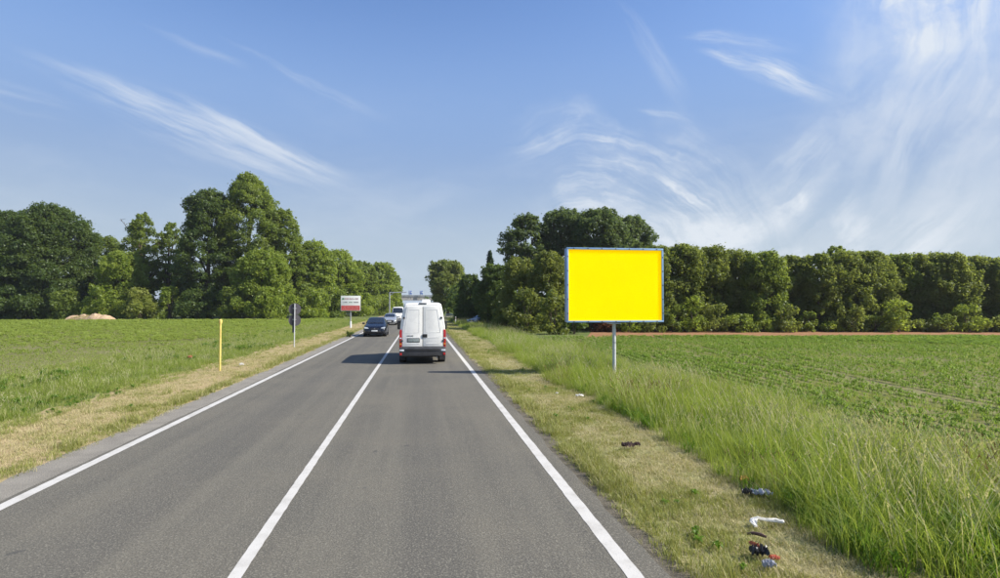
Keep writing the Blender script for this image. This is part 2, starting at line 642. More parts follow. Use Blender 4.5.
def crown_points(H, hb, rad, shape, nclump, leaf, density, rc=(.14, .26), squash=.8, inner=.5, lump=.22, depth=1.0, flip=True):
    """clump centres through a lumpy crown, each clump a shell of leaves"""
    t = rng.uniform(0.02, 1.0, nclump)
    th = rng.uniform(0, 2 * math.pi, nclump)
    ph = rng.uniform(0, 6.28, 4)
    lum = 1 + lump * np.sin(2 * th + ph[0] + 3 * t) + lump * .7 * np.sin(3 * th + ph[1] - 7 * t) + lump * .5 * np.sin(11 * t + ph[2])
    fr = rng.uniform(inner, 1, nclump) ** .6
    rr = envelope(shape, t) * rad * lum * fr * .93
    Cc = np.stack([rr * np.cos(th), rr * np.sin(th) * depth, hb + t * (H - hb)], 1)
    R_ = rad * rng.uniform(rc[0], rc[1], nclump) * (1.08 - .12 * t)
    Cc[:, 2] = np.minimum(Cc[:, 2], H - R_ * .6)
    Cc[:, 2] = np.maximum(Cc[:, 2], hb * .6 + R_ * .3)
    ctint = rng.uniform(0, 1, nclump)
    Ps, Ns, Ts = [], [], []
    ns = int(nclump * .55)            # small outlying sprays that break the outline
    k = rng.integers(0, nclump, ns)
    ax = Cc[k] - np.array([0, 0, (H + hb) * .5])
    ax /= np.linalg.norm(ax, axis=1)[:, None] + 1e-6
    ax = ax + unit(ns) * .5 + np.array([0, 0, .25])
    Cs = Cc[k] + ax * (R_[k] * rng.uniform(.6, 1.0, ns))[:, None]
    Cs[:, 2] = np.clip(Cs[:, 2], R_[k] * .25, H * 1.02)
    Cc = np.concatenate([Cc, Cs])
    R_ = np.concatenate([R_, R_[k] * rng.uniform(.22, .5, ns)])
    ctint = np.concatenate([ctint, np.clip(ctint[k] + rng.uniform(-.2, .3, ns), 0, 1)])
    for c, r, ti in zip(Cc, R_, ctint):
        n = int(max(12, density * r * r / (leaf * leaf)))
        u = unit(n)
        if flip:
            u[:, 2] = np.where(u[:, 2] < -.5, -u[:, 2], u[:, 2])
        # lobed clump: leaves bunch in sprays that stick out
        spr = 1 + .28 * np.sin(5 * u[:, 0] + 9 * ti) * np.sin(6 * u[:, 1] + 4 * ti)
        q = rng.uniform(.55, 1.08, n) ** .7 * spr
        q = np.where(rng.random(n) < .16, q * rng.uniform(1.0, 1.5, n), q)
        P = c + u * (r * q)[:, None] * np.array([1, 1, squash])
        Ps.append(P)
        Ns.append(u + np.array([0, 0, .55]))
        Ts.append(np.clip(ti * .65 + rng.uniform(0, .35, n), 0, 1))
    return np.concatenate(Ps), np.concatenate(Ns), np.concatenate(Ts), Cc, R_


BARK = plain('bark', (.10, .078, .055), .9, var=.35, vscale=3.0, spec=.2)
LEAF = {
    'dark': leafmat('foliage_dark', (0.054, 0.094, 0.022), (0.123, 0.170, 0.040), .56),
    'deep': leafmat('foliage_blue_green', (0.065, 0.105, 0.038), (0.137, 0.181, 0.062), .56),
    'mid': leafmat('foliage_mid', (.105, .162, .026), (.215, .262, .052), .58),
    'light': leafmat('foliage_light', (.155, .225, .028), (.275, .330, .060), .58),
    'olive': leafmat('foliage_olive', (0.101, 0.139, 0.027), (0.213, 0.233, 0.058), .56),
    'hedge': leafmat('foliage_hedge', (0.094, 0.139, 0.027), (0.230, 0.260, 0.063), .56),
    'lime': leafmat('foliage_lime', (0.157, 0.202, 0.034), (0.280, 0.302, 0.073), .56),
    'conifer': leafmat('foliage_conifer', (0.016, 0.038, 0.016), (0.034, 0.065, 0.025), .1),
    'rust': leafmat('foliage_rust', (0.112, 0.045, 0.020), (0.190, 0.084, 0.034), .2),
}


def tube_rings(pts, rads, n=7):
    mb = MB()
    mb.tube(pts, rads, n)
    return mb


def tree(name, label, loc, H, rad, tone, shape='dome', hb=None, nclump=90, leaf=.2, density=7.0, rc=(.16, .28),
         trunk_r=None, lean=0.0, squash=.8, inner=.5, lump=.22, cat='tree', group=None, bare=0, limbs=6, spread=None, depth=1.0):
    hb = H * .22 if hb is None else hb
    root = empty(name, loc)
    tag(root, label, cat, group)
    P, Nn, T, Cc, Rr = crown_points(H, hb, rad, shape, nclump, leaf, density, rc, squash, inner, lump, depth, shape != 'bush')
    P[:, 0] += lean * P[:, 2]
    me = quadmesh('crown', leaves_at(P, Nn, leaf), 3, np.repeat(T, 1))
    link('crown', me, LEAF[tone], root)
    tr = trunk_r or .028 * H
    top = hb + (H - hb) * .72
    pts, rads = [], []
    for k in range(7):
        q = k / 6
        pts.append((lean * top * q + random.uniform(-.05, .05) * H * .12 * q, random.uniform(-.05, .05) * H * .12 * q, top * q - (.06 if k == 0 else 0)))
        rads.append(tr * (1 - .78 * q) * (1.25 if k == 0 else 1))
    mb = MB()
    mb.tube(pts, rads, 8)
    order = sorted(range(nclump), key=lambda i: -np.hypot(Cc[i][0], Cc[i][1]))
    pick = order[::max(1, len(order) // max(1, limbs))][:limbs]
    for i in pick:
        c = Cc[i]
        q = min(.92, max(.18, (c[2] * .62) / top))
        k = q * 6
        a = Vector(pts[int(k)]).lerp(Vector(pts[min(6, int(k) + 1)]), k - int(k))
        e = Vector((c[0] + lean * c[2], c[1], c[2]))
        mid = a.lerp(e, .5) + Vector((0, 0, .05 * H * random.uniform(-.4, 1)))
        mb.tube([a, mid, e], [tr * .42 * (1 - .5 * q), tr * .26, tr * .08], 5)
    for i in range(bare):      # thin bare twigs reaching out of the top of the crown
        a = Vector(pts[5])
        e = a + Vector((random.uniform(-1, 1) * rad * .8, random.uniform(-.5, .5) * rad, (H - a.z) * random.uniform(.55, .85)))
        m_ = a.lerp(e, .5) + Vector((random.uniform(-.2, .2), 0, .2))
        mb.tube([a, m_, e], [tr * .2, tr * .12, .03], 4)
        for j in range(4):
            b = m_.lerp(e, random.random())
            mb.tube([b, b + Vector((random.uniform(-1, 1), random.uniform(-.4, .4), random.uniform(.2, 1))) * .9], [.04, .02], 4)
    mb.build('trunk', BARK, root, smooth=60)
    return root


def shrub(label, loc, H, rad, tone, name='shrub', nclump=26, leaf=.16, density=6.0, group=None, depth=1.0):
    root = empty(name, loc)
    tag(root, label, 'shrub', group)
    P, Nn, T, Cc, Rr = crown_points(H, .12, rad, 'bush', nclump, leaf, density, (.20, .36), .95, .3, .25, depth, False)
    link('crown', quadmesh('crown', leaves_at(P, Nn, leaf), 3, T), LEAF[tone], root)
    mb = MB()
    for k in range(4):
        a = 1.57 * k + random.uniform(0, 1)
        mb.tube([(.05 * math.cos(a), .05 * math.sin(a), -.05), (.2 * rad * math.cos(a), .2 * rad * math.sin(a), H * .4),
                 (.5 * rad * math.cos(a), .5 * rad * math.sin(a), H * .75)], [.05, .035, .015], 5)
    mb.build('stem', BARK, root, smooth=60)
    return root


# ---- the wood on the left: (x in the photo, distance, y of the top, crown half width in px, tone, shape, words)
def px(Z):
    return Z / F


LW = [
    (-52, 104, 222, 40, 'dark', 'dome', 'dark broad tree at the far left edge of the wood'),
    (8, 108, 214, 34, 'dark', 'dome', 'dark green rounded tree left of the broad one with the ragged crown'),
    (50, 104, 209, 40, 'dark', 'dome', 'broad dark green tree with a ragged crown behind the straw heap'),
    (103, 112, 238, 20, 'mid', 'round', 'slender mid green tree between the broad dark tree and the thin twiggy tree'),
    (140, 108, 214, 19, 'mid', 'tall', 'thin airy tree with bare twigs at its top in the middle of the wood'),
    (168, 110, 224, 15, 'mid', 'tall', 'narrow green tree just left of the tallest dark tree'),
    (122, 103, 252, 24, 'light', 'bush', 'low pale green tree in front of the thin twiggy tree'),
    (208, 103, 192, 31, 'dark', 'dome', 'tall dark green tree forming the left half of the highest crown'),
    (248, 106, 176, 35, 'mid', 'tall', 'tallest tree of the wood with a lighter feathery top'),
    (283, 108, 212, 24, 'mid', 'dome', 'mid green tree on the right shoulder of the tallest crown'),
    (262, 98, 252, 26, 'light', 'bush', 'bright green lower tree in front of the tallest crown'),
    (312, 112, 243, 24, 'light', 'dome', 'light green tree behind the round road sign'),
    (338, 122, 252, 22, 'light', 'dome', 'light green tree behind the white and red board'),
    (360, 134, 263, 20, 'mid', 'dome', 'green tree behind the dark blue car'),
    (381, 150, 264, 17, 'light', 'dome', 'light green tree behind the grey overhead sign arm'),
    (390, 170, 274, 13, 'mid', 'dome', 'small tree at the right end of the wood beside the overpass'),
]
for x, Z, yt, hw, tone, shape, lab in LW:
    H = height(yt, Z)
    rad = hw * px(Z)
    thin = 'thin airy' in lab or 'narrow' in lab
    tree('woodland_tree', lab, column(x, Z), H, rad * 1.06, tone, shape, hb=H * (.30 if thin else .05), nclump=int(120 if thin else 230 + rad * 46),
         leaf=.165 if Z < 130 else .22, density=6.0 if thin else 5.4, rc=(.14, .24) if thin else (.085, .18), squash=.9, inner=.2 if thin else .38,
         bare=2 if 'bare twigs' in lab else 0, limbs=9 if thin else 5, lump=.26 if thin else .15, group='trees of the wood across the left field')

LS = [
    (30, 98, 296, 20, 'dark', 'dark shrub under the broad dark tree at the left end of the wood'),
    (-10, 97, 292, 22, 'dark', 'dark shrub at the left edge of the picture under the trees'),
    (66, 99, 290, 17, 'mid', 'green shrub behind the straw heap, left of the pale one'),
    (104, 98, 286, 17, 'light', 'pale green shrub behind the right end of the straw heap'),
    (140, 96, 290, 18, 'lime', 'yellowish green shrub at the foot of the thin twiggy tree'),
    (172, 98, 288, 14, 'light', 'light shrub at the foot of the narrow tree'),
    (200, 97, 291, 17, 'dark', 'dark shrub in the shade at the foot of the tall dark tree'),
    (232, 96, 289, 17, 'mid', 'mid green shrub below the highest crown of the wood'),
    (268, 95, 288, 16, 'light', 'light green shrub left of the round road sign'),
    (312, 103, 290, 16, 'light', 'light green shrub between the round road sign and the white board'),
    (338, 110, 292, 14, 'mid', 'mid green shrub behind the pole of the white and red board'),
    (362, 124, 294, 12, 'light', 'light green shrub behind the dark blue car'),
    (380, 140, 296, 10, 'mid', 'small shrub behind the pale car in the oncoming lane'),
]
for x, Z, yt, hw, tone, lab in LS:
    shrub(lab, column(x, Z), height(yt, Z), hw * px(Z), tone, nclump=34, leaf=.18, group='shrubs along the edge of the left wood')

# ---- the roadside thicket on the right
RT = [
    (448, 128, 262, 21, 'hedge', 'round', 'rounded lighter green tree standing alone just right of the white van', 'lone_tree', .14),
    (490, 86, 252, 11, 'conifer', 'cone', 'small pointed dark conifer rising behind the roadside thicket', 'conifer_tree', .1),
    (526, 78, 217, 24, 'deep', 'dome', 'leftmost of the tall trees rising behind the billboard', 'poplar_tree', .3),
    (562, 80, 213, 29, 'deep', 'round', 'tall bluish green tree above the left corner of the billboard', 'poplar_tree', .3),
    (597, 76, 212, 31, 'deep', 'round', 'tall tree above the middle of the billboard', 'poplar_tree', .3),
    (630, 81, 219, 27, 'deep', 'dome', 'tall tree above the right corner of the billboard', 'poplar_tree', .3),
    (838, 74, 247, 13, 'mid', 'round', 'single round tree top showing above the long hedge', 'round_tree', .3),
    (470, 84, 276, 15, 'dark', 'bush', 'dark bushy tree at the far end of the roadside thicket', 'thicket_tree', .03),
    (495, 68, 266, 20, 'dark', 'bush', 'dark bushy tree above the parked blue car', 'thicket_tree', .03),
    (519, 58, 259, 22, 'olive', 'bush', 'olive topped bushy tree left of the billboard', 'thicket_tree', .03),
    (548, 55, 253, 22, 'olive', 'bush', 'olive bushy tree half hidden by the left edge of the billboard', 'thicket_tree', .03),
    (584, 57, 250, 22, 'dark', 'bush', 'dark bushy tree hidden behind the left half of the billboard', 'thicket_tree', .03),
]
for x, Z, yt, hw, tone, shape, lab, nm, hb in RT:
    H, rad = height(yt, Z), hw * px(Z)
    tree(nm, lab, column(x, Z), H, rad, tone, shape, hb=H * hb, nclump=int(170 + rad * 44), leaf=.18 if Z > 100 else (.10 if Z < 65 else .135),
         density=5.4, rc=(.11, .21), squash=.95, inner=.35, lump=.17, limbs=5)

# ---- the long hedge of trees behind the right field, counted from the billboard
ORD = ['first', 'second', 'third', 'fourth', 'fifth', 'sixth', 'seventh', 'eighth', 'ninth', 'tenth', 'eleventh', 'twelfth', 'thirteenth', 'fourteenth', 'fifteenth', 'sixteenth']
hx = [622, 655, 684, 712, 739, 766, 792, 818, 846, 872, 899, 925, 951, 977, 1004, 1032]
ht = [251, 249, 246, 249, 251, 253, 259, 256, 254, 254, 257, 255, 257, 258, 260, 262]
for i, (x, yt) in enumerate(zip(hx, ht)):
    Z = 55.5 + random.uniform(-1.0, 1.2)
    H = height(yt + random.uniform(-1, 1), Z)
    tree('hedge_tree', f'{ORD[i]} olive green tree of the long field hedge, counted rightwards from the billboard', column(x, Z), H, 25 * px(Z),
         'hedge' if i % 5 else 'mid', 'bush', hb=.2, nclump=300, leaf=.10, density=5.4, rc=(.11, .22), squash=1.05, lump=.12, inner=.35, limbs=5,
         group='trees of the long hedge')
SX = [604, 628, 650, 673, 694, 716, 738, 762, 785, 806, 830, 853, 874, 898, 919, 942, 968, 990, 1015]
SH = [303, 311, 319, 306, 297, 305, 315, 320, 304, 312, 322, 308, 317, 301, 321, 313, 306, 318, 310]
for i, (x, yt) in enumerate(zip(SX, SH)):
    Z = 52.2 + random.uniform(-.6, .6)
    o = ORD[i] if i < 16 else ('seventeenth', 'eighteenth', 'nineteenth')[i - 16]
    shrub(f'{o} low leafy shrub at the foot of the hedge, counted rightwards from the billboard', column(x, Z), height(yt, Z),
          random.uniform(8, 19) * px(Z), ('mid', 'light', 'hedge')[i % 3] if i != 0 else 'rust', nclump=24, leaf=.10, density=5.0,
          group='shrubs at the foot of the long hedge')
TS = [(462, 82, 306, 9), (481, 70, 304, 9), (506, 57, 300, 12), (527, 51, 290, 16), (553, 48, 292, 15), (574, 48.5, 301, 12)]
TL = ['dark shrub at the far end of the roadside thicket', 'dark shrub just right of the parked blue car', 'olive shrub right of the parked blue car by the tall grass',
      'big leafy shrub bulging from the thicket toward the tall grass', 'leafy shrub beside the lower left corner of the billboard', 'dark shrub under the lower left corner of the billboard']
for (x, Z, yt, hw), lab in zip(TS, TL):
    if 'just right' in lab:
        x = 492
    shrub(lab, column(x, Z), height(yt, Z), hw * px(Z), 'olive' if 'leafy' in lab or 'olive' in lab else 'dark', nclump=30, leaf=.14, density=5.5,
          group='shrubs of the roadside thicket')


# ---- masses of woodland that read as one behind the rows
def wood_mass(name, line, top, depth, leaf, tone, n):
    L = [Vector((*p, 0)) for p in line]
    seg = [(L[i + 1] - L[i]).length for i in range(len(L) - 1)]
    tot = sum(seg)
    Ps, Ns, Ts = [], [], []
    for k in range(n):
        d = random.uniform(0, tot)
        i = 0
        while d > seg[i] and i < len(seg) - 1:
            d -= seg[i]
            i += 1
        p = L[i].lerp(L[i + 1], d / seg[i])
        hh = top * (.78 + .22 * math.sin(p.x * .31) * math.sin(p.y * .17 + 1) + random.uniform(-.12, .12))
        r = random.uniform(.7, 1.5) * top / 9
        c = np.array([p.x + random.uniform(-depth, depth) * .5, p.y + random.uniform(-depth, depth) * .5, random.uniform(.05, 1) ** .7 * hh])
        m = int(7.0 * r * r / (leaf * leaf))
        u = unit(m)
        Ps.append(c + u * r * rng.uniform(.6, 1.05, m)[:, None])
        Ns.append(u + np.array([0, 0, .5]))
        Ts.append(np.clip(random.random() * .6 + rng.uniform(0, .4, m), 0, 1))
    P = np.concatenate(Ps)
    o = link(name, quadmesh(name, leaves_at(P, np.concatenate(Ns), leaf), 3, np.concatenate(Ts)), LEAF[tone])
    tag(o, kind='stuff')
    return o


def pts(*a):
    return [tuple(column(x, Z))[:2] for x, Z in a]


wood_mass('woodland', pts((-160, 118), (60, 118), (230, 116), (300, 122), (350, 142), (380, 172), (390, 205)), 11.5, 7, .42, 'dark', 420)
wood_mass('woodland', pts((560, 61), (800, 61.5), (1080, 60), (1400, 58)), 7.9, 3.5, .17, 'hedge', 460)
wood_mass('woodland', pts((455, 118), (475, 92), (510, 72), (560, 64)), 6.2, 4, .32, 'dark', 150)
wood_mass('treeline', pts((-500, 420), (100, 420), (395, 420), (470, 420), (900, 420), (1500, 420)), 7, 30, 1.1, 'deep', 420)
wood_mass('treeline', pts((426, 190), (450, 170), (470, 150)), 6, 5, .5, 'dark', 60)


# ------------------------------------------------------------------ grass and crops: tufts instanced on scattered points
def blades(n, h, w, spread, lean, seg=4, hv=.35, droop=1.0, tint=(0, 1)):
    """curved tapering blades, one mesh; returns quads + tint"""
    V, T = [], []
    for _ in range(n):
        a = rng.uniform(0, 6.283)
        r = spread * math.sqrt(rng.uniform(0, 1))
        base = np.array([r * math.cos(a), r * math.sin(a), -.01])
        b = rng.uniform(0, 6.283)
        dirv = np.array([math.cos(b), math.sin(b), 0])
        side = np.array([-math.sin(b + rng.uniform(-.9, .9)), math.cos(b), 0])
        hh = h * (1 + rng.uniform(-hv, hv))
        ln = lean * rng.uniform(.2, 1.2) * hh
        ww = w * rng.uniform(.7, 1.3)
        prev = None
        tt = rng.uniform(*tint)
        for k in range(seg + 1):
            q = k / seg
            p = base + np.array([0, 0, hh * (q - .25 * droop * q * q * min(1, ln / hh))]) + dirv * ln * q * q
            wd = ww * (1 - q) ** .7 * .5 + .0004
            cur = (p - side * wd, p + side * wd)
            if prev is not None:
                V += [prev[0], prev[1], cur[1], cur[0]]
                T.append(tt)
            prev = cur
    return np.array(V), np.array(T)


def seedheads(n, h, spread, lean, hw=.012, hl=.11, tint=(0, 1), sw=.003):
    """thin stalks with a pale nodding head of crossed flakes"""
    V, T = [], []
    for _ in range(n):
        a = rng.uniform(0, 6.283)
        r = spread * math.sqrt(rng.uniform(0, 1))
        base = np.array([r * math.cos(a), r * math.sin(a), 0])
        b = rng.uniform(0, 6.283)
        d = np.array([math.cos(b), math.sin(b), 0])
        hh = h * rng.uniform(.75, 1.2)
        ln = lean * hh * rng.uniform(.3, 1.2)
        P = [base + np.array([0, 0, hh * q]) + d * ln * q * q for q in (0, .4, .75, 1)]
        tt = rng.uniform(*tint)
        s = np.array([-d[1], d[0], 0]) * sw
        for k in range(3):
            V += [P[k] - s, P[k] + s, P[k + 1] + s * .6, P[k + 1] - s * .6]
            T.append(tt)
        ax = P[3] - P[2]
        ax /= np.linalg.norm(ax)
        for k in range(5):
            q0 = P[3] + ax * hl * (k / 5 - .3)
            u = unit(1)[0]
            w_ = np.cross(ax, u)
            w_ = w_ / np.linalg.norm(w_) * hw * (1.2 - .18 * k)
            V += [q0 - w_ * .3, q0 + ax * hl * .2 - w_, q0 + ax * hl * .42, q0 + ax * hl * .2 + w_]
            T.append(tt)
    return np.array(V), np.array(T)


def leafy(n, h, lw, spread):
    """young crop plant: a short stalk with broad arching leaves"""
    V, T = [], []
    for k in range(n):
        b = 2.4 * k + rng.uniform(-.4, .4)
        d = np.array([math.cos(b), math.sin(b), 0])
        s = np.array([-d[1], d[0], 0])
        L = spread * rng.uniform(.7, 1.2)
        z0 = h * (.25 + .5 * k / n)
        tt = rng.uniform(0, 1)
        prev = None
        for j, (q, wq, zq) in enumerate(((0, .25, 0), (.35, 1, .45), (.7, .8, .5), (1, .05, .15))):
            p = np.array([0, 0, z0]) + d * L * q + np.array([0, 0, zq * h])
            c = (p - s * lw * wq + np.array([0, 0, .015]), p + s * lw * wq + np.array([0, 0, .015]))
            if prev is not None:
                V += [prev[0], prev[1], c[1], c[0]]
                T.append(tt)
            prev = c
    V += [np.array(v) for v in ((-.006, 0, -.02), (.006, 0, -.02), (.004, 0, h * .75), (-.004, 0, h * .75))]
    T.append(.3)
    return np.array(V), np.array(T)


GM = {
    'tall': leafmat('tall_grass_green', (.145, .225, .024), (.300, .355, .070), .52, False),
    'fresh': leafmat('weed_fresh_green', (.075, .160, .014), (.140, .235, .026), .5, False),
    'head': leafmat('grass_seed_pale', (.33, .33, .16), (.48, .45, .26), .4, False),
    'straw': leafmat('cut_straw', (.36, .31, .155), (.52, .46, .265), .25, False),
    'strawg': leafmat('cut_grass_green', (.165, .205, .045), (.34, .335, .11), .35, False),
    'crop': leafmat('crop_leaf', (.130, .218, .026), (.225, .310, .055), .5, False),
    'croppale': leafmat('crop_leaf_pale', (.185, .255, .042), (.300, .360, .085), .5, False),
    'dead': leafmat('dead_stalk_brown', (.18, .13, .055), (.28, .20, .09), .2, False),
    'band': leafmat('short_grass_green', (.170, .240, .034), (.300, .345, .080), .5, False),
}


def tuft_collection(name, meshes):
    col = bpy.data.collections.new(name)        # not linked to the scene: only a source for the scatter
    for i, (nm, parts) in enumerate(meshes):
        Vs, Ts, mats, idx = [], [], [], []
        for (V, T), mat in parts:
            Vs.append(V)
            Ts.append(T)
            idx += [len(mats)] * len(T)
            mats.append(mat)
        me = quadmesh(nm, np.concatenate(Vs), 4, np.concatenate(Ts))
        for m_ in mats:
            me.materials.append(GM[m_])
        me.polygons.foreach_set('material_index', np.array(idx, dtype=np.int32))
        o = bpy.data.objects.new(f'{name}_{i}', me)
        o.name = f'{chr(97 + i)}_{nm}'
        o['kind'] = 'helper'
        col.objects.link(o)
    return col


def scatter(name, col, P, scl, pick, tilt=.12):
    n = len(P)
    me = bpy.data.meshes.new(name)
    me.vertices.add(n)
    me.vertices.foreach_set('co', P.astype(np.float32).ravel())
    rot = np.stack([rng.normal(0, tilt, n), rng.normal(0, tilt, n), rng.uniform(0, 6.283, n)], 1)
    a = me.attributes.new('rot', 'FLOAT_VECTOR', 'POINT')
    a.data.foreach_set('vector', rot.astype(np.float32).ravel())
    a = me.attributes.new('scl', 'FLOAT', 'POINT')
    a.data.foreach_set('value', scl.astype(np.float32))
    a = me.attributes.new('pick', 'INT', 'POINT')
    a.data.foreach_set('value', pick.astype(np.int32))
    o = link(name, me, None)
    ng = bpy.data.node_groups.new(name, 'GeometryNodeTree')
    ng.interface.new_socket('Geometry', in_out='INPUT', socket_type='NodeSocketGeometry')
    ng.interface.new_socket('Geometry', in_out='OUTPUT', socket_type='NodeSocketGeometry')
    N, L = ng.nodes, ng.links
    gi, go = N.new('NodeGroupInput'), N.new('NodeGroupOutput')
    ci = N.new('GeometryNodeCollectionInfo')
    ci.inputs['Collection'].default_value = col
    ci.inputs['Separate Children'].default_value = True
    ci.inputs['Reset Children'].default_value = True
    iop = N.new('GeometryNodeInstanceOnPoints')
    iop.inputs['Pick Instance'].default_value = True

    def attr(nm, t):
        k = N.new('GeometryNodeInputNamedAttribute')
        k.data_type = t
        k.inputs['Name'].default_value = nm
        return k.outputs['Attribute']
    L.new(gi.outputs[0], iop.inputs['Points'])
    L.new(ci.outputs[0], iop.inputs['Instance'])
    L.new(attr('pick', 'INT'), iop.inputs['Instance Index'])
    e2r = N.new('FunctionNodeEulerToRotation')
    L.new(attr('rot', 'FLOAT_VECTOR'), e2r.inputs[0])
    L.new(e2r.outputs[0], iop.inputs['Rotation'])
    L.new(attr('scl', 'FLOAT'), iop.inputs['Scale'])
    L.new(iop.outputs[0], go.inputs[0])
    md = o.modifiers.new('scatter', 'NODES')
    md.node_group = ng
    tag(o, kind='stuff')
    return o


def vnoise(x, y, s, seed=0):
    """cheap smooth value noise 0..1"""
    r = np.random.default_rng(seed)
    tab = r.random((64, 64))
    u, v = x * s, y * s
    i, j = np.floor(u).astype(int), np.floor(v).astype(int)
    fu, fv = u - i, v - j
    fu, fv = fu * fu * (3 - 2 * fu), fv * fv * (3 - 2 * fv)
    g = lambda a, b: tab[a % 64, b % 64]
    return (g(i, j) * (1 - fu) + g(i + 1, j) * fu) * (1 - fv) + (g(i, j + 1) * (1 - fu) + g(i + 1, j + 1) * fu) * fv


def spread_points(x0, x1, bands):
    """bands: (y0, y1, tufts per square metre)"""
    out = []
    for a, b, d in bands:
        n = int((x1 - x0) * (b - a) * d)
        out.append(np.stack([rng.uniform(x0, x1, n), rng.uniform(a, b, n), np.zeros(n)], 1))
    return np.concatenate(out)


tall_col = tuft_collection('tall_tufts', [
    ('tuft_green', [(blades(46, .44, .0075, .19, .75), 'tall')]),
    ('tuft_green', [(blades(42, .50, .0075, .18, .85), 'tall'), (seedheads(1, .58, .13, .35, .008, .09), 'head')]),
    ('tuft_heads', [(blades(36, .47, .007, .18, .8), 'tall'), (seedheads(5, .58, .17, .5, .008, .10), 'head')]),
    ('tuft_weed', [(blades(26, .38, .010, .16, .8), 'fresh'), (leafy(9, .22, .012, .09), 'fresh')]),
    ('tuft_dead', [(blades(34, .44, .0075, .17, .7), 'tall'), (seedheads(3, .58, .13, .35, .009, .09), 'dead'), (blades(10, .42, .006, .16, .9), 'straw')]),
    ('tuft_low', [(blades(40, .28, .0075, .19, .8), 'tall')]),
])


def tall_grass():
    P = spread_points(4.1, 11.4, [(2.5, 9, 34), (9, 18, 24), (18, 34, 16), (34, 52, 11)])
    P2 = spread_points(4.1, 9.0, [(52, 92, 7)])
    P = np.concatenate([P, P2])
    x, y = P[:, 0], P[:, 1]
    left = 4.35 + (vnoise(x * 0 + 1, y, .55, 3) - .5) * .9 + (vnoise(x * 0 + 5, y, 1.9, 4) - .5) * .35
    left = left + np.clip((y - 14) / 60, 0, 1) * .2
    right = 9.9 + (vnoise(x * 0 + 9, y, .3, 5) - .5) * 2.2
    keep = (x > left) & (x < right) & (rng.random(len(x)) < np.clip((right - x) / 1.5, .12, 1))
    P, x, y, left, right = P[keep], x[keep], y[keep], left[keep], right[keep]
    edge = np.clip((x - left) / .5, 0, 1)
    far_e = np.clip((right - x) / 2.6, 0, 1)
    clump = vnoise(x, y, .8, 8)
    scl = (.62 + .38 * edge) * (.5 + .5 * far_e) * (.78 + .5 * clump) * rng.uniform(.8, 1.15, len(x))
    near_post = np.hypot(x - 7.0, y - 18.8)
    scl = scl * np.clip(.35 + near_post / 2.6, .35, 1)
    n2 = vnoise(x, y, .5, 11)
    n3 = vnoise(x, y, .9, 13)
    u = rng.random(len(x))
    pick = np.where(u < .42, 0, np.where(u < .72, 1, np.where(u < .86, 2, 5)))
    pick = np.where((n2 > .62) & (u < .6), 2, pick)
    pick = np.where((n3 > .70) & (u < .35), 3, pick)
    pick = np.where((edge < .7) & (u > .72) & (y < 16), 3, pick)
    pick = np.where((vnoise(x, y, .7, 17) > .74) & (u < .5), 4, pick)
    pick = np.where(far_e < .35, np.where(u < .6, 5, pick), pick)
    scatter('tall_grass', tall_col, P, scl, pick)


tall_grass()

mown_col = tuft_collection('mown_tufts', [
    ('stubble_straw', [(blades(22, .055, .005, .12, 1.3, 2), 'straw')]),
    ('stubble_mixed', [(blades(14, .065, .005, .12, 1.1, 2), 'straw'), (blades(12, .075, .006, .12, .7, 2), 'strawg')]),
    ('stubble_green', [(blades(24, .085, .006, .11, .6, 2), 'strawg')]),
    ('cuttings', [(blades(16, .03, .006, .16, 5.5, 3), 'straw')]),
    ('small_weed', [(leafy(8, .07, .014, .06), 'fresh'), (blades(8, .08, .006, .08, .6, 2), 'strawg')]),
    ('edge_tuft', [(blades(26, .17, .006, .09, .6, 3), 'strawg'), (blades(8, .15, .005, .09, .8, 3), 'straw')]),
])


def mown(name, x0, x1, bands, greenness, seed, edge_x, edge_side, far_side):
    P = spread_points(x0, x1, bands)
    x, y = P[:, 0], P[:, 1]
    if far_side > 0:
        lim = far_side + (vnoise(x * 0 + 3, y, .6, seed + 5) - .5) * .9
        keep = x < lim
    else:
        lim = far_side + (vnoise(x * 0 + 3, y, .6, seed + 5) - .5) * 1.0
        keep = x > lim
    d = np.abs(x - edge_x)
    keep &= rng.random(len(x)) < np.clip(.12 + d / .28, 0, 1)
    P, x, y, d = P[keep], x[keep], y[keep], d[keep]
    g = vnoise(x, y, .75, seed) * .6 + vnoise(x, y, 2.3, seed + 1) * .4
    g = g + greenness
    u = rng.random(len(x))
    pick = np.where(u < .55, 0, np.where(u < .75, 3, 1))
    pick = np.where((g > .46) & (u < .8), 1, pick)
    pick = np.where((g > .58) & (u < .75), 2, pick)
    pick = np.where((g > .62) & (u < .04), 4, pick)
    near_edge = (d < .55) & (d > .12)
    pick = np.where(near_edge & (u < .55), 2, pick)
    pick = np.where(near_edge & (u > .5) & (vnoise(x, y, 1.1, seed + 9) > .42), 5, pick)
    scl = rng.uniform(.7, 1.3, len(x)) * np.where(y > 25, 1.25, 1)
    scatter(name, mown_col, P, scl, pick, .15)


mown('mown_grass', XR + .08, 5.0, [(3.5, 9, 190), (9, 18, 120), (18, 40, 60), (40, 85, 22)], -.05, 31, XR + .05, 1, 4.65)
mown('straw_stubble', -8.9, -5.74, [(8, 16, 110), (16, 30, 64), (30, 60, 26), (60, 100, 10)], -.2, 51, -5.72, -1, -8.3)

band_col = tuft_collection('band_tufts', [
    ('grass_clump', [(blades(40, .17, .008, .19, .9, 3), 'band')]),
    ('grass_clump', [(blades(32, .21, .008, .18, 1.0, 3), 'band'), (blades(8, .22, .006, .15, .9, 3), 'straw')]),
    ('weed_clump', [(leafy(12, .14, .018, .11), 'fresh'), (blades(24, .16, .008, .16, .8, 3), 'band')]),
    ('grass_heads', [(blades(32, .20, .007, .17, .9, 3), 'band'), (seedheads(5, .30, .14, .4, .008, .07), 'head')]),
])


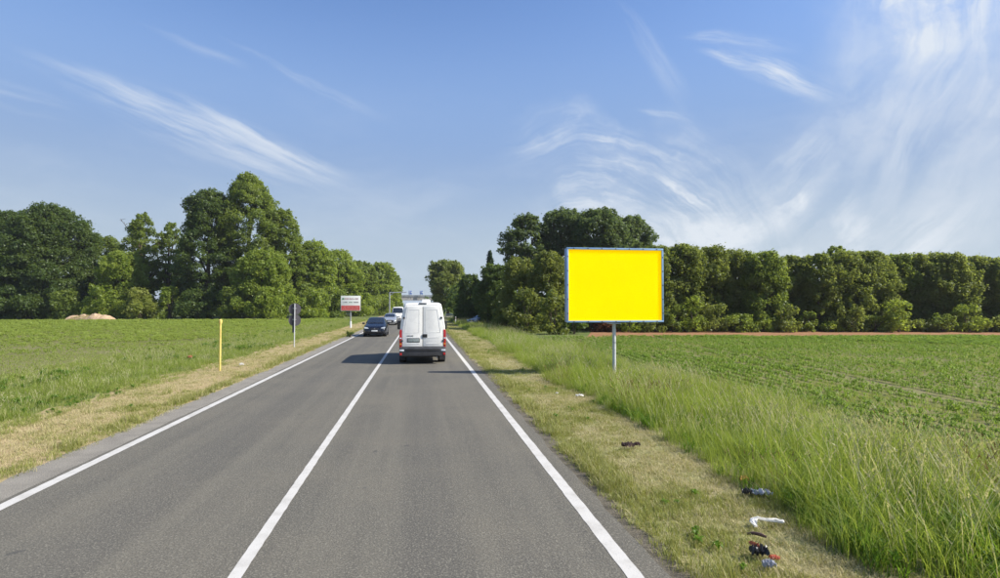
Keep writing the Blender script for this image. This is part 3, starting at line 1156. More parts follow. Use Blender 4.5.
def left_band():
    P = spread_points(-14.5, -7.4, [(8, 20, 26), (20, 38, 16), (38, 70, 9), (70, 100, 6)])
    x, y = P[:, 0], P[:, 1]
    lim = -8.05 + (vnoise(x * 0 + 3, y, .5, 71) - .5) * 1.1
    keep = (x < lim) & (rng.random(len(x)) < np.clip((x + 14.6) / 1.5, .3, 1))
    P, x, y, lim = P[keep], x[keep], y[keep], lim[keep]
    e = np.clip((lim - x) / 1.0, .6, 1)
    scl = e * rng.uniform(.7, 1.2, len(x)) * (.75 + .5 * vnoise(x, y, .6, 73))
    u = rng.random(len(x))
    pick = np.where(u < .5, 0, np.where(u < .8, 1, 3))
    pick = np.where((vnoise(x, y, .4, 75) > .66) & (u < .35), 2, pick)
    scatter('short_grass', band_col, P, scl, pick)


left_band()

crop_col = tuft_collection('crop_tufts', [
    ('crop_plant', [(leafy(8, .10, .014, .10), 'crop'), (blades(8, .08, .006, .14, .8, 2), 'band')]),
    ('crop_plant', [(leafy(10, .13, .015, .12), 'crop')]),
    ('crop_plant', [(leafy(7, .08, .013, .09), 'crop'), (blades(12, .09, .006, .16, .8, 2), 'band')]),
    ('crop_weed', [(blades(26, .11, .007, .18, .9, 3), 'band')]),
    ('crop_pair', [(leafy(14, .11, .022, .22), 'crop'), (blades(14, .10, .011, .24, .8, 2), 'band')]),
])

pale_col = tuft_collection('pale_crop_tufts', [
    ('crop_plant', [(leafy(8, .10, .014, .10), 'croppale'), (blades(8, .08, .006, .14, .8, 2), 'band')]),
    ('crop_plant', [(leafy(10, .13, .015, .12), 'croppale')]),
    ('crop_plant', [(leafy(7, .08, .013, .09), 'croppale'), (blades(12, .09, .006, .16, .8, 2), 'band')]),
    ('crop_weed', [(blades(26, .11, .007, .18, .9, 3), 'band')]),
    ('crop_pair', [(leafy(14, .11, .022, .22), 'croppale'), (blades(14, .10, .011, .24, .8, 2), 'band')]),
])


def crop_field(name, x0, x1, y0, y1, ang, row, step, back, seed, track=None, col=None):
    ca, sa = math.cos(ang), math.sin(ang)
    D = max(x1 - x0, y1 - y0) * 1.3
    cx, cy = (x0 + x1) / 2, (y0 + y1) / 2
    a = np.arange(-D, D, row)
    b = np.arange(-D, D, step)
    A, B = np.meshgrid(a, b, indexing='ij')
    A = A + rng.normal(0, row * .08, A.shape)
    B = B + rng.uniform(-.5, .5, B.shape) * step
    x, y = (cx + A * ca + B * sa).ravel(), (cy - A * sa + B * ca).ravel()
    keep = (x > x0) & (x < x1) & (y > y0) & (y < y1)
    keep &= y < back(x) + (vnoise(x, y, .4, seed) - .5) * 1.2
    # only what the road could show: a wide wedge round the view
    keep &= np.abs(np.arctan2(x, y + 6) - YAW) < R(56)
    gap = vnoise(x, y, .23, seed + 1) * .6 + vnoise(x, y, .9, seed + 2) * .4
    keep &= rng.random(len(x)) < np.clip(.35 + gap * 1.4, 0, 1)
    if track:
        (tx0, ty0), (tx1, ty1) = track
        L = math.hypot(tx1 - tx0, ty1 - ty0)
        nx, ny = -(ty1 - ty0) / L, (tx1 - tx0) / L
        dd = (x - tx0) * nx + (y - ty0) * ny
        keep &= ~((np.abs(dd) < .24) | ((np.abs(dd - 1.8) < .16) & (rng.random(len(x)) < .7)))
    dist = np.hypot(x, y)
    keep &= rng.random(len(x)) < np.clip(1.1 - dist / 110, .35, 1)
    x, y, dist = x[keep], y[keep], dist[keep]
    scl = rng.uniform(.7, 1.25, len(x)) * (.8 + .5 * vnoise(x, y, .3, seed + 4)) * np.clip(dist / 55, 1, 1.7)
    u = rng.random(len(x))
    pick = np.where(u < .4, 0, np.where(u < .7, 1, 2))
    pick = np.where((vnoise(x, y, .5, seed + 6) > (.6 if x0 > 0 else .42)) & (u < (.45 if x0 > 0 else .8)), 3, pick)
    pick = np.where((dist > 45) & (u > (.25 if x0 > 0 else .55)), 4, pick)
    scatter(name, col or crop_col, np.stack([x, y, np.zeros(len(x))], 1), scl, pick)


TRK = (ground(1000, 410), ground(720, 352))
crop_field('crop_plants', 9.2, 75, 6, 52, R(6), .45, .075, lambda x: 42.2 - .118 * (x - 13), 81, ((TRK[0].x, TRK[0].y), (TRK[1].x, TRK[1].y)))
crop_field('crop_plants', -125, -12.6, 8, 101, R(3), .56, .14, lambda x: 98 + 0 * x, 91, col=pale_col)


# ------------------------------------------------------------------ vehicles
M_WHITE = plain('white_vehicle_paint', (.84, .83, .79), .28, var=.05, vscale=2.0, coat=.5)
M_BLACKPL = plain('black_plastic', (.022, .022, .023), .55, var=.25)
M_GREYPL = plain('dark_grey_bumper_plastic', (.045, .046, .05), .5, var=.25)
M_RUBBER = plain('tyre_rubber', (.018, .018, .018), .8, var=.25)
M_STEEL = plain('grey_wheel_metal', (.42, .42, .43), .35, 1.0, .2)
M_GLASS = plain('dark_window_glass', (.012, .016, .02), .06, var=.2, spec=.7, coat=1.0)
M_RED = plain('red_lamp_plastic', (.42, .012, .012), .2, var=.15, coat=.6)
M_CLEAR = plain('clear_lamp_plastic', (.62, .68, .72), .12, var=.1, coat=.8)
M_AMBER = plain('amber_lamp_plastic', (.6, .2, .02), .2, coat=.6)
M_PLATE = plain('worn_plate', (.26, .30, .29), .5, var=.2, vscale=14)
M_PLATEW = plain('white_plate', (.62, .63, .62), .4, var=.1, vscale=14)
M_NAVY = plain('dark_blue_car_paint', (.005, .007, .014), .25, var=.1, coat=.35)
M_SILVER = plain('silver_car_paint', (.46, .48, .50), .28, .55, .08, coat=.6)
M_BLUE = plain('blue_car_paint', (.016, .03, .075), .3, var=.15, coat=.6)
M_CHROME = plain('bright_trim', (.55, .56, .58), .15, 1.0, .05)
M_SEAM = plain('panel_seam', (.10, .10, .10), .7, var=.2)
M_ROOFV = plain('off_white_vent_plastic', (.70, .70, .68), .5, var=.06)


def loft(rings):
    """rings: list of (y, [(x,z)...] half section from the bottom centre to the top centre)"""
    V, Fs = [], []
    n = None
    full = []
    for y, half in rings:
        ring = [(x, y, z) for x, z in half] + [(-x, y, z) for x, z in reversed(half[1:-1])]
        full.append(ring)
        n = len(ring)
        V += ring
    for i in range(len(full) - 1):
        for k in range(n):
            k2 = (k + 1) % n
            Fs.append((i * n + k, i * n + k2, (i + 1) * n + k2, (i + 1) * n + k))
    Fs.append(tuple(range(n)))
    Fs.append(tuple((len(full) - 1) * n + k for k in reversed(range(n))))
    mb = MB()
    mb.poly(V, Fs)
    return mb


def wheel(parent, x, y, r, w, side):
    mb = MB()
    prof = [(r * .62, -w / 2 + .01), (r * .9, -w / 2), (r, -w / 2 + .03), (r, w / 2 - .03), (r * .9, w / 2), (r * .62, w / 2 - .01)]
    n = 24
    P, Fs = [], []
    for rr, xx in prof:
        for k in range(n):
            t = 2 * math.pi * k / n
            P.append((xx, rr * math.cos(t), rr * math.sin(t)))
    for i in range(len(prof) - 1):
        for k in range(n):
            k2 = (k + 1) % n
            Fs.append((i * n + k, i * n + k2, (i + 1) * n + k2, (i + 1) * n + k))
    Fs.append(tuple(range(n)))
    Fs.append(tuple(5 * n + k for k in reversed(range(n))))
    mb.poly(P, Fs)
    ty = mb.build('wheel', M_RUBBER, parent, smooth=40, loc=(x, y, r))
    rim = MB()
    xo = side * (w / 2 - .004)
    m = 20
    rim.poly([(xo, r * .58 * math.cos(2 * math.pi * k / m), r * .58 * math.sin(2 * math.pi * k / m)) for k in range(m)]
             + [(xo + side * .02, r * .3 * math.cos(2 * math.pi * k / m), r * .3 * math.sin(2 * math.pi * k / m)) for k in range(m)],
             [(k, (k + 1) % m, m + (k + 1) % m, m + k) for k in range(m)] + [tuple(m + k for k in range(m))])
    for k in range(5):
        t = 2 * math.pi * k / 5
        rim.box((xo + side * .014, r * .4 * math.cos(t), r * .4 * math.sin(t)), (.03, .07, r * .5), Matrix.Rotation(t - math.pi / 2, 3, 'X'))
    rim.build('rim', M_STEEL, ty)
    return ty


def surf_patch(A, B, off, nu=4):
    """strip between two polylines (same count), pushed outwards by off; returns a mesh builder"""
    mb = MB()
    n = len(A)
    P = []
    for i in range(n):
        for j in range(nu + 1):
            P.append(Vector(A[i]).lerp(Vector(B[i]), j / nu))
    Fs = []
    for i in range(n - 1):
        for j in range(nu):
            Fs.append((i * (nu + 1) + j, i * (nu + 1) + j + 1, (i + 1) * (nu + 1) + j + 1, (i + 1) * (nu + 1) + j))
    nrm = (Vector(A[-1]) - Vector(A[0])).cross(Vector(B[0]) - Vector(A[0])).normalized() * off
    P = [p + nrm for p in P]
    mb.poly(P, Fs)
    return mb


# ---- the white panel van, seen from behind
def van():
    root = empty('panel_van', (.12, 24.0, .008))
    tag(root, 'white high roofed panel van driving away on the right lane, seen from behind', 'van')

    def sec(w, zb, top, belt=1.22, tw=.80):
        h = top - belt
        return [(0, zb), (w * .90, zb), (w * .985, zb + .10), (w, zb + .32), (w, belt), (w * .985, belt + h * .28), (w * (tw + .085), belt + h * .72),
                (w * (tw + .035), belt + h * .90), (w * (tw - .01), belt + h * .962), (w * (tw - .09), belt + h * .99), (0, top)]
    st = [(0.0, sec(.955, .42, 2.52, tw=.78)), (.05, sec(.985, .40, 2.57)), (.35, sec(1.0, .38, 2.60)), (2.2, sec(1.01, .36, 2.62)), (3.5, sec(1.01, .36, 2.60)),
          (3.95, sec(1.0, .36, 2.50)), (4.45, sec(.98, .36, 1.98, 1.2, .82)), (4.85, sec(.96, .36, 1.42, 1.12, .86)), (5.25, sec(.92, .36, 1.22, 1.0, .86)), (5.45, sec(.80, .38, .95, .80, .85))]
    loft(st).build('body', M_WHITE, root, smooth=38)

    def rear_x(z):       # half width of the rear face at a height
        ring = sec(.955, .42, 2.52, tw=.78)
        for (x0, z0), (x1, z1) in zip(ring[1:], ring[2:]):
            if z0 <= z <= z1 and z1 > z0:
                return x0 + (x1 - x0) * (z - z0) / (z1 - z0)
        return .5

    def door(side):
        mb = MB()
        zs = [.74, 1.22, 1.55, 1.9, 2.2, 2.38, 2.44]
        a, b = .012 * side, None
        P, Fs = [], []
        for z in zs:
            xo = side * (rear_x(z) - .075)
            for x in (a, xo):
                P.append((x, -.004, z))
                P.append((x, -.034, z))
        for i in range(len(zs) - 1):
            q = i * 4
            Fs += [(q + 1, q + 3, q + 7, q + 5), (q, q + 4, q + 6, q + 2), (q, q + 1, q + 5, q + 4), (q + 2, q + 6, q + 7, q + 3)]
        q = (len(zs) - 1) * 4
        Fs += [(0, 2, 3, 1), (q, q + 1, q + 3, q + 2)]
        mb.poly(P, Fs)
        d = mb.build('rear_door', M_WHITE, root, bevel=.012)
        # pressed panel where a window would be: a raised rim round a recessed field
        z0, z1 = 1.33, 2.30
        fr = MB()
        xi, xb, xt = side * .15, side * (rear_x(z0) - .17), side * (rear_x(z1) - .17)
        t = .028
        for p, q_ in (((xi, z0), (xi, z1)), ((xb, z0), (xt, z1)), ((xi, z0), (xb, z0)), ((xi, z1), (xt, z1))):
            fr.tube([(p[0], -.036, p[1]), (q_[0], -.036, q_[1])], t * .22, 6)
        fr.build('pressed_panel', M_WHITE, d, smooth=50)
        for z in (.86, 1.12):
            MB().tube([(side * .14, -.034, z), (side * .72, -.034, z)], .010, 6).build('pressed_rib', M_WHITE, d, smooth=50)
        for z in (.98, 1.95):
            MB().box((side * (rear_x(z) - .055), -.03, z), (.09, .05, .075)).build('hinge', M_GREYPL, d, bevel=.008)
        return d
    dl, dr = door(-1), door(1)
    MB().box((0, -.012, 1.58), (.018, .02, 1.66)).build('door_seam', M_SEAM, root)
    MB().box((.09, -.048, 1.19), (.21, .03, .14)).build('handle', M_BLACKPL, dr, bevel=.012)
    MB().box((-.40, -.044, 1.00), (.50, .014, .12)).build('number_plate', M_PLATE, dl, bevel=.004)
    fr = MB()
    fr.box((-.40, -.040, 1.00), (.545, .012, .165))
    fr.build('plate_holder', M_BLACKPL, dl, bevel=.004)
    bd = MB()
    for i, w in enumerate((.03, .045, .03, .04, .045)):      # small worn badge lettering, unreadable in the photo
        bd.box((-.66 + i * .058, -.040, 1.19), (w, .010, .034))
    tag(bd.build('lettering', M_SEAM, dl), kind='stuff')
    for s in (-1, 1):
        t = MB()
        t.prism([(s * .935, .56), (s * 1.012, .56), (s * 1.014, 1.36), (s * .985, 1.45), (s * .905, 1.45), (s * .895, .80)], -.03, .10)
        lamp = t.build('tail_light', M_RED, root, bevel=.012)
        MB().box((s * .955, -.036, 1.09), (.085, .012, .05)).build('pale_segment', M_CLEAR, lamp, bevel=.004)
        MB().box((s * .955, -.036, .84), (.085, .012, .07)).build('amber_segment', M_AMBER, lamp, bevel=.004)
        MB().box((s * .94, -.106, .43), (.09, .016, .10)).build('reflector', M_RED, root, bevel=.004)
        c = MB()
        c.box((s * .90, -.105, .585), (.19, .02, .075))
        c.build('reversing_light', M_CLEAR, root, bevel=.006)
    b = MB()
    b.prism([(-.10, .34), (.12, .34), (.12, .72), (-.02, .73), (-.10, .67)], -1.005, 1.005, 'x')
    b.build('bumper', M_GREYPL, root, bevel=.03)
    b = MB()
    b.box((0, -.108, .60), (1.45, .02, .09))
    b.build('bumper_step', M_BLACKPL, root, bevel=.006)
    MB().box((0, .02, 2.555), (.34, .07, .05)).build('brake_light', M_BLACKPL, root, bevel=.01)
    v = MB()
    v.box((.14, .75, 2.66), (.42, .55, .15), taper=.82)
    v.build('roof_vent', M_ROOFV, root, bevel=.03)
    for s in (-1, 1):
        mm = MB()
        mm.box((s * 1.15, 4.05, 1.50), (.22, .14, .42))
        mr = mm.build('mirror', M_BLACKPL, root, bevel=.04)
        MB().box((s * 1.15, 3.976, 1.50), (.17, .008, .34)).build('mirror_glass', M_GLASS, mr)
        MB().tube([(s * .97, 4.12, 1.36), (s * 1.12, 4.10, 1.42)], .03, 6).build('mirror_arm', M_BLACKPL, mr)
        for y in (1.05, 4.45):
            wheel(root, s * (.89), y, .345, .225, s)
        for y in (1.05, 4.45):
            MB().tube([(s * .70, y, .36), (s * 1.014, y, .36)], .41, 20).build('wheel_arch', M_BLACKPL, root, smooth=40)
        sw = MB()
        sw.poly([(s * 1.013, 3.35, 1.26), (s * 1.008, 4.2, 1.24), (s * .93, 3.98, 1.95), (s * .92, 3.40, 2.02)], [(0, 1, 2, 3)])
        sw.build('side_window', M_GLASS, root)
        rb = MB()
        rb.box((s * 1.012, 2.3, .62), (.02, 2.0, .09))
        rb.build('side_strip', M_BLACKPL, root, bevel=.006)
    ws = MB()
    ws.poly([(-.78, 4.80, 1.47), (.78, 4.80, 1.47), (.70, 4.06, 2.40), (-.70, 4.06, 2.40)], [(0, 1, 2, 3)])
    ws.v = [(x, y + .02, z + .03) for x, y, z in ws.v]
    ws.build('windscreen', M_GLASS, root)
    u = MB()
    u.box((0, 1.5, .33), (1.5, 2.6, .12))
    u.box((.0, 1.05, .34), (1.6, .14, .14))
    u.build('chassis', M_BLACKPL, root)
    MB().tube([(.62, -.06, .27), (.62, .5, .27)], .035, 8).build('exhaust', M_STEEL, root)
    for s in (-1, 1):
        MB().box((s * .89, .62, .24), (.26, .012, .26)).build('mud_flap', M_BLACKPL, root)


van()
bpy.data.objects['panel_van'].scale = (.965, 1, 1)


# ---- cars coming the other way
def car(name, label, cat, loc, rz, paint, L=4.05, Wd=1.75, H=1.48, plate=True, mpv=False, group=None, grille=None):
    """nose at y=0, tail at y=L in its own space"""
    root = empty(name, loc, rz)
    tag(root, label, cat, group)
    w = Wd / 2
    k = H / 1.48
    kl = L / 4.05

    def sec(zb, zbelt, top, ww, wt):
        g_ = top - zbelt
        return [(0, zb), (ww * .88, zb), (ww * .98, zb + .08), (ww, zb + (zbelt - zb) * .55), (ww * .985, zbelt - .05), (ww * .95, zbelt),
                (wt + (ww * .95 - wt) * .12, zbelt + g_ * .84), (wt * .93, zbelt + g_ * .95), (wt * .6, top - g_ * .012), (0, top)]
    if mpv:
        prof = [(0, .34, .62, .66, .80, .58), (.10, .24, .80, .88, .93, .70), (.55, .22, .96, 1.05, .99, .80), (.95, .20, 1.02, 1.16, 1.0, .84), (1.75, .20, 1.06, H - .06, 1.0, .76),
                (2.1, .20, 1.08, H, 1.0, .76), (3.3, .2, 1.08, H, 1.0, .76), (L - .25, .22, 1.06, H - .08, .98, .74), (L, .32, 1.0, H - .45, .92, .72)]
    else:
        prof = [(0, .30, .50, .56, .72, .56), (.07, .22, .60, .70, .88, .68), (.28, .20, .70, .80, .96, .74), (.62, .19, .80, .89, .985, .78), (1.10, .18, .88, .99, 1.0, .80),
                (1.92, .18, .92, H - .05, 1.0, .68), (2.25, .18, .93, H, 1.0, .67), (2.9, .18, .94, H - .02, 1.0, .67), (3.45, .19, .95, H - .12, .99, .65), (3.88, .22, .92, 1.02, .95, .70), (4.05, .34, .80, .86, .86, .66)]
        prof = [(y * kl, zb, zl * k, (t if t >= H - .2 else t * k), a, c) for y, zb, zl, t, a, c in prof]
    rings = [(y, sec(zb, zl, t, w * a, w * c)) for y, zb, zl, t, a, c in prof]
    loft(rings).build('body', paint, root, smooth=42)
    ib = 4 if not mpv else 3        # cowl ring; ib+1 is the top of the windscreen
    ra, rb_ = rings[ib], rings[ib + 1]

    def P3(r, i, s):
        return Vector((r[1][i][0] * s, r[0], r[1][i][1]))

    def lerp3(s, i, t):
        return P3(ra, i, s).lerp(P3(rb_, i, s), t)
    t0, t1 = .10, .93
    bot = [lerp3(-1, 7, t0), lerp3(-1, 8, t0), lerp3(1, 9, t0), lerp3(1, 8, t0), lerp3(1, 7, t0)]
    top = [lerp3(-1, 7, t1), lerp3(-1, 8, t1), lerp3(1, 9, t1), lerp3(1, 8, t1), lerp3(1, 7, t1)]
    g_ = MB()
    off = Vector((0, -.012, .012))
    g_.poly([p + off for p in bot] + [p + off for p in top], [(i, i + 1, 6 + i, 5 + i) for i in range(4)])
    g_.build('windscreen', M_GLASS, root, smooth=60)
    last = len(rings) - (3 if not mpv else 2)
    for s in (-1, 1):
        g_ = MB()
        Pl, Ph = [], []
        for r in rings[ib + 1:last + 1]:
            Pl.append(P3(r, 5, s).lerp(P3(r, 6, s), .14) + Vector((s * .008, 0, 0)))
            Ph.append(P3(r, 5, s).lerp(P3(r, 6, s), .90) + Vector((s * .008, 0, 0)))
        fr = P3(ra, 5, s).lerp(P3(rb_, 5, s), .25) + Vector((s * .008, 0, .06))
        n = len(Pl)
        g_.poly([fr] + Pl + Ph, [(0, 1, n + 1)] + [(1 + i, 2 + i, n + 2 + i, n + 1 + i) for i in range(n - 1)])
        g_.build('side_window', M_GLASS, root)
        # headlamp wrapped round the front corner
        z = .66 * k if not mpv else .86
        h = MB()
        yy = .05 if not mpv else .07
        h.prism([(s * w * .52, z - .02), (s * w * .86, z - .05), (s * w * .93, z + .05), (s * w * .90, z + .10), (s * w * .60, z + .055)], yy - .035, yy + .26)
        h.build('headlight', M_CLEAR, root, bevel=.015)
        f = MB()
        f.box((s * w * .68, .035, .37), (.20, .06, .09))
        f.build('fog_light', M_BLACKPL, root, bevel=.01)
        mir = MB()
        mir.box((s * (w + .09), 1.38 * kl, 1.0 * k if not mpv else 1.22), (.20, .10, .14))
        mir.build('mirror', paint, root, bevel=.03)
        tl = MB()
        tl.box((s * w * .82, L - .08, .82 * k), (.24, .12, .2))
        tl.build('tail_light', M_RED, root, bevel=.02)
        for y in (.78 * kl, L - .75 * kl):
            wheel(root, s * (w - .10), y, .305, .20, s)
        for y in (.78 * kl, L - .75 * kl):
            MB().tube([(s * (w - .28), y, .32), (s * (w + .004), y, .32)], .36, 20).build('wheel_arch', M_BLACKPL, root, smooth=40)
    gr = MB()
    gz = (.36, .55) if not mpv else (.40, .66)
    gr.box((0, -.006, sum(gz) / 2 - .04), (w * 1.05, .05, .13))
    gr.build('lower_grille', M_BLACKPL, root, bevel=.02)
    gr = MB()
    if grille == 'open':        # a wide dark oval mouth
        gr.prism([(math.cos(t) * w * .62, .50 + math.sin(t) * .14) for t in np.linspace(0, 2 * math.pi, 20, endpoint=False)], -.035, .04)
    else:
        gr.box((0, .022, (.61 * k if not mpv else .78)), (w * .75, .05, .075))
    gr.build('grille', M_BLACKPL, root, bevel=.012)
    bd = MB()
    bd.tube([(0, .0, .62 * k if not mpv else .80), (0, -.012, .62 * k if not mpv else .80)], .05, 14)
    bd.build('badge', M_CHROME, root)
    MB().box((0, -.034 if grille != 'open' else -.045, .47 if not mpv else .52), (.46, .014, .11)).build('number_plate', M_PLATEW, root, bevel=.004)
    for s0 in (-.55, .05):
        MB().tube([(s0, ra[0] + .02, ra[1][8][1] + .05), (s0 + .5, ra[0] + .10, ra[1][8][1] + .10)], .009, 5).build('wiper', M_BLACKPL, root)
    return root


pc = ground(372.5, 337)
car('oncoming_car', 'dark blue hatchback with headlights facing us in the oncoming lane', 'car', (pc.x + .15, pc.y, .008), R(0), M_NAVY, 4.1, 1.76, 1.50)
pc = ground(389.5, 325.3)
car('oncoming_car', 'silver car with a dark oval grille behind the dark blue hatchback', 'car', (pc.x, pc.y, .008), R(0), M_SILVER, 4.1, 1.72, 1.44, grille='open')
pc = column(397.6, 84)
car('oncoming_van', 'white people carrier last in the oncoming queue, beside the panel van', 'van', (pc.x, pc.y, .008), R(0), M_WHITE, 4.9, 2.0, 2.2, mpv=True)
pc = column(480.5, 67.5)
car('parked_car', 'blue car parked in the shade of the roadside thicket', 'car', (pc.x - 1.1, pc.y, 0), R(-50), M_BLUE, 4.0, 1.72, 1.45)


# ------------------------------------------------------------------ signs, posts, overpass
M_GALV = plain('galvanised_steel', (.46, .47, .48), .45, .7, .15, 4.0)
M_GREYP = plain('pale_grey_post_paint', (.55, .56, .56), .5, .1, .1)
M_SIGNBACK = plain('grey_sign_back', (.115, .105, .115), .6, .2, .12)
M_DARKP = plain('dark_post_paint', (.03, .03, .036), .6, 0, .2)
M_YEL = plain('yellow_post_paint', (.70, .54, .15), .5, 0, .14, 5.0)
M_BOARDW = plain('white_board_face', (.70, .71, .68), .5, 0, .03)
M_BOARDR = plain('red_board_band', (.50, .055, .050), .5, 0, .06)
M_INKG = plain('faded_dark_ink', (.16, .15, .16), .6)
M_INKP = plain('faded_red_ink', (.45, .24, .25), .6)
M_INKGR = plain('green_ink', (.08, .22, .10), .6)
M_INKW = plain('pale_print_on_red', (.72, .32, .30), .6)
M_FRAME = plain('pale_blue_grey_frame', (.26, .42, .64), .4, .25, .1, 2.0)
M_FRAMES = plain('blue_casing_side', (.13, .24, .46), .4, .2, .1, 2.0)
M_CONC = plain('weathered_concrete', (.40, .38, .35), .85, 0, .18, .6, spec=.2)
M_SIGNBLUE = plain('blue_direction_sign', (.06, .16, .50), .4, 0, .05)
M_SIGNWHITE = plain('white_sign_print', (.75, .76, .77), .4, 0, .03)


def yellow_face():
    m, N, out = material('added_glow_yellow_face')
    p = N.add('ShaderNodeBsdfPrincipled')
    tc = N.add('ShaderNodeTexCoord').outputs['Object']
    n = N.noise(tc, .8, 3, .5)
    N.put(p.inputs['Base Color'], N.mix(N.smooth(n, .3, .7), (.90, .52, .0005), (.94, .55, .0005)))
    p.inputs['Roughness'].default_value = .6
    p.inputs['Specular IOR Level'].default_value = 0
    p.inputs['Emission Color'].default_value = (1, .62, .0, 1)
    p.inputs['Emission Strength'].default_value = .45  # added glow brightens the yellow panel beyond daylight; no lamp sits behind it
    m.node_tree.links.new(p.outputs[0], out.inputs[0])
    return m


def billboard():
    Z = 20.2
    c = column(615.5, Z)
    root = empty('billboard', (c.x, c.y, 0))
    tag(root, 'large blank yellow billboard in a pale frame on a single post in the tall grass', 'billboard')
    z0, z1, hw = height(322.3, Z), height(248.0, Z), 2.03 * Z / 22.6
    D = .30
    bx = MB()
    bx.box((0, D / 2 + .02, (z0 + z1) / 2), (2 * hw - .03, D, z1 - z0 - .03))
    bx.build('casing', M_FRAMES, root, bevel=.01)
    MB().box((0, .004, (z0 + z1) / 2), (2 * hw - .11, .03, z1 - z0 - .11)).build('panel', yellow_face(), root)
    t = .068
    for nm, cc, dd in (('top_rail', (0, -.01, z1 - t / 2), (2 * hw, .09, t)), ('bottom_rail', (0, -.01, z0 + t / 2), (2 * hw, .09, t)),
                       ('side_rail', (-hw + t / 2, -.01, (z0 + z1) / 2), (t, .09, z1 - z0 - 2 * t - .004)), ('side_rail', (hw - t / 2, -.01, (z0 + z1) / 2), (t, .09, z1 - z0 - 2 * t - .004))):
        r = MB().box(cc, dd).build(nm, M_FRAME, root, bevel=.012)
        n = 7 if dd[0] > dd[2] else 5
        for i in range(n):
            q = (i + .5) / n - .5
            p = (cc[0] + (q * dd[0] if dd[0] > dd[2] else 0), cc[1] - .048, cc[2] + (q * dd[2] if dd[2] > dd[0] else 0))
            MB().box(p, (.035, .012, .035)).build('clip', M_DARKP, r)
    post = MB()
    post.tube([(0, .17, -.3), (0, .17, z0 + .3)], .064, 16)
    post.build('post', M_GREYP, root, smooth=40)
    fl = MB()
    fl.box((0, .17, z0 - .045), (.42, .30, .03))
    fl.build('mounting_plate', M_GALV, root)
    MB().tube([(0, .17, z0 - .75), (0, .17, z0 - .70)], .071, 16).build('post_collar', M_GALV, root, smooth=40)


billboard()


def text_row(parent, name, x0, x1, z, h, y, mat, seed, gap=.18):
    """a row of tiny letter shapes, as unreadable as they are in the photo"""
    r = random.Random(seed)
    mb = MB()
    x = x0
    while x < x1 - h * .3:
        w = h * r.choice((.5, .6, .7, .35))
        if r.random() < gap:
            x += h * .5
            continue
        t = h * .2
        mb.box((x + t / 2, y, z), (t, .006, h))
        if r.random() < .75:
            mb.box((x + w / 2, y - .001, z + r.choice((-.4, .4, 0)) * h), (w, .006, t))
        if r.random() < .7:
            mb.box((x + w - t / 2, y - .002, z), (t, .006, h * r.choice((1, .6))))
        x += w + h * .25
    return tag(mb.build(name, mat, parent), kind='stuff')


def info_board():
    p = ground(350.5, 328)
    Z = p.y * math.cos(YAW) + p.x * math.sin(YAW)
    k = Z / F
    root = empty('information_board', (p.x, p.y, 0))
    tag(root, 'white board with a red lower band on one post at the left roadside', 'sign')
    w, z0, z1 = 9.6 * k, height(310.8, Z), height(295.8, Z)
    zm = z0 + (z1 - z0) * .34
    MB().box((0, 0, (z0 + z1) / 2), (2 * w, .08, z1 - z0)).build('panel', M_BOARDW, root, bevel=.01)
    MB().box((0, -.044, (z0 + zm) / 2 + .03), (2 * w - .12, .012, zm - z0 - .05)).build('red_band', M_BOARDR, root)
    hgt = z1 - z0
    MB().box((-w * .76, -.045, z1 - hgt * .2), (.20, .012, .17)).build('logo', M_INKGR, root)
    text_row(root, 'lettering', -w * .62, w * .86, z1 - hgt * .2, .15, -.045, M_INKP, 3, .05)
    text_row(root, 'lettering', -w * .8, -w * .3, z1 - hgt * .43, .11, -.045, M_INKG, 5)
    text_row(root, 'lettering', -w * .16, w * .16, z1 - hgt * .43, .12, -.045, M_INKGR, 6)
    text_row(root, 'lettering', w * .3, w * .86, z1 - hgt * .43, .11, -.045, M_INKG, 7)
    text_row(root, 'lettering', -w * .8, w * .8, z0 + (zm - z0) * .68, .10, -.052, M_INKW, 8)
    text_row(root, 'lettering', -w * .8, w * .8, z0 + (zm - z0) * .36, .10, -.052, M_INKW, 9)
    MB().tube([(0, .09, -.1), (0, .09, z1 - .1)], .07, 10).build('post', M_GALV, root, smooth=40)
    MB().tube([(0, .09, .0), (0, .09, .72)], .11, 10).build('post_sleeve', M_BOARDW, root, smooth=40)


info_board()


def round_signs():
    p = ground(294.3, 347)
    Z = p.y * math.cos(YAW) + p.x * math.sin(YAW)
    root = empty('road_sign', (p.x, p.y, 0), R(6))
    tag(root, 'two round road signs seen from behind on one thin post in the left grass', 'sign')
    MB().tube([(0, -.03, -.2), (0, -.03, height(303.5, Z))], .032, 10).build('post', M_GREYP, root, smooth=40)
    MB().tube([(-.075, .03, height(332.5, Z)), (-.075, .03, height(304, Z))], .055, 8).build('bracket_rail', M_DARKP, root, smooth=40)
    for y in (309.2, 320.3):
        z = height(y, Z)
        n = 28
        r = 5.9 * Z / F
        d = MB()
        d.prism([(math.cos(2 * math.pi * i / n) * r, math.sin(2 * math.pi * i / n) * r) for i in range(n)], .05, .075)
        d.v = [(x, yy, zz + z) for x, yy, zz in d.v]
        disc = d.build('sign_disc', M_SIGNBACK, root)
        f = MB()
        f.tube([(0, .076, z), (0, .079, z)], r * .985, 28)
        f.build('sign_face', M_SIGNWHITE, disc)
        MB().box((0, .0, z + .05), (.22, .05, .04)).build('clamp', M_GALV, disc)


round_signs()


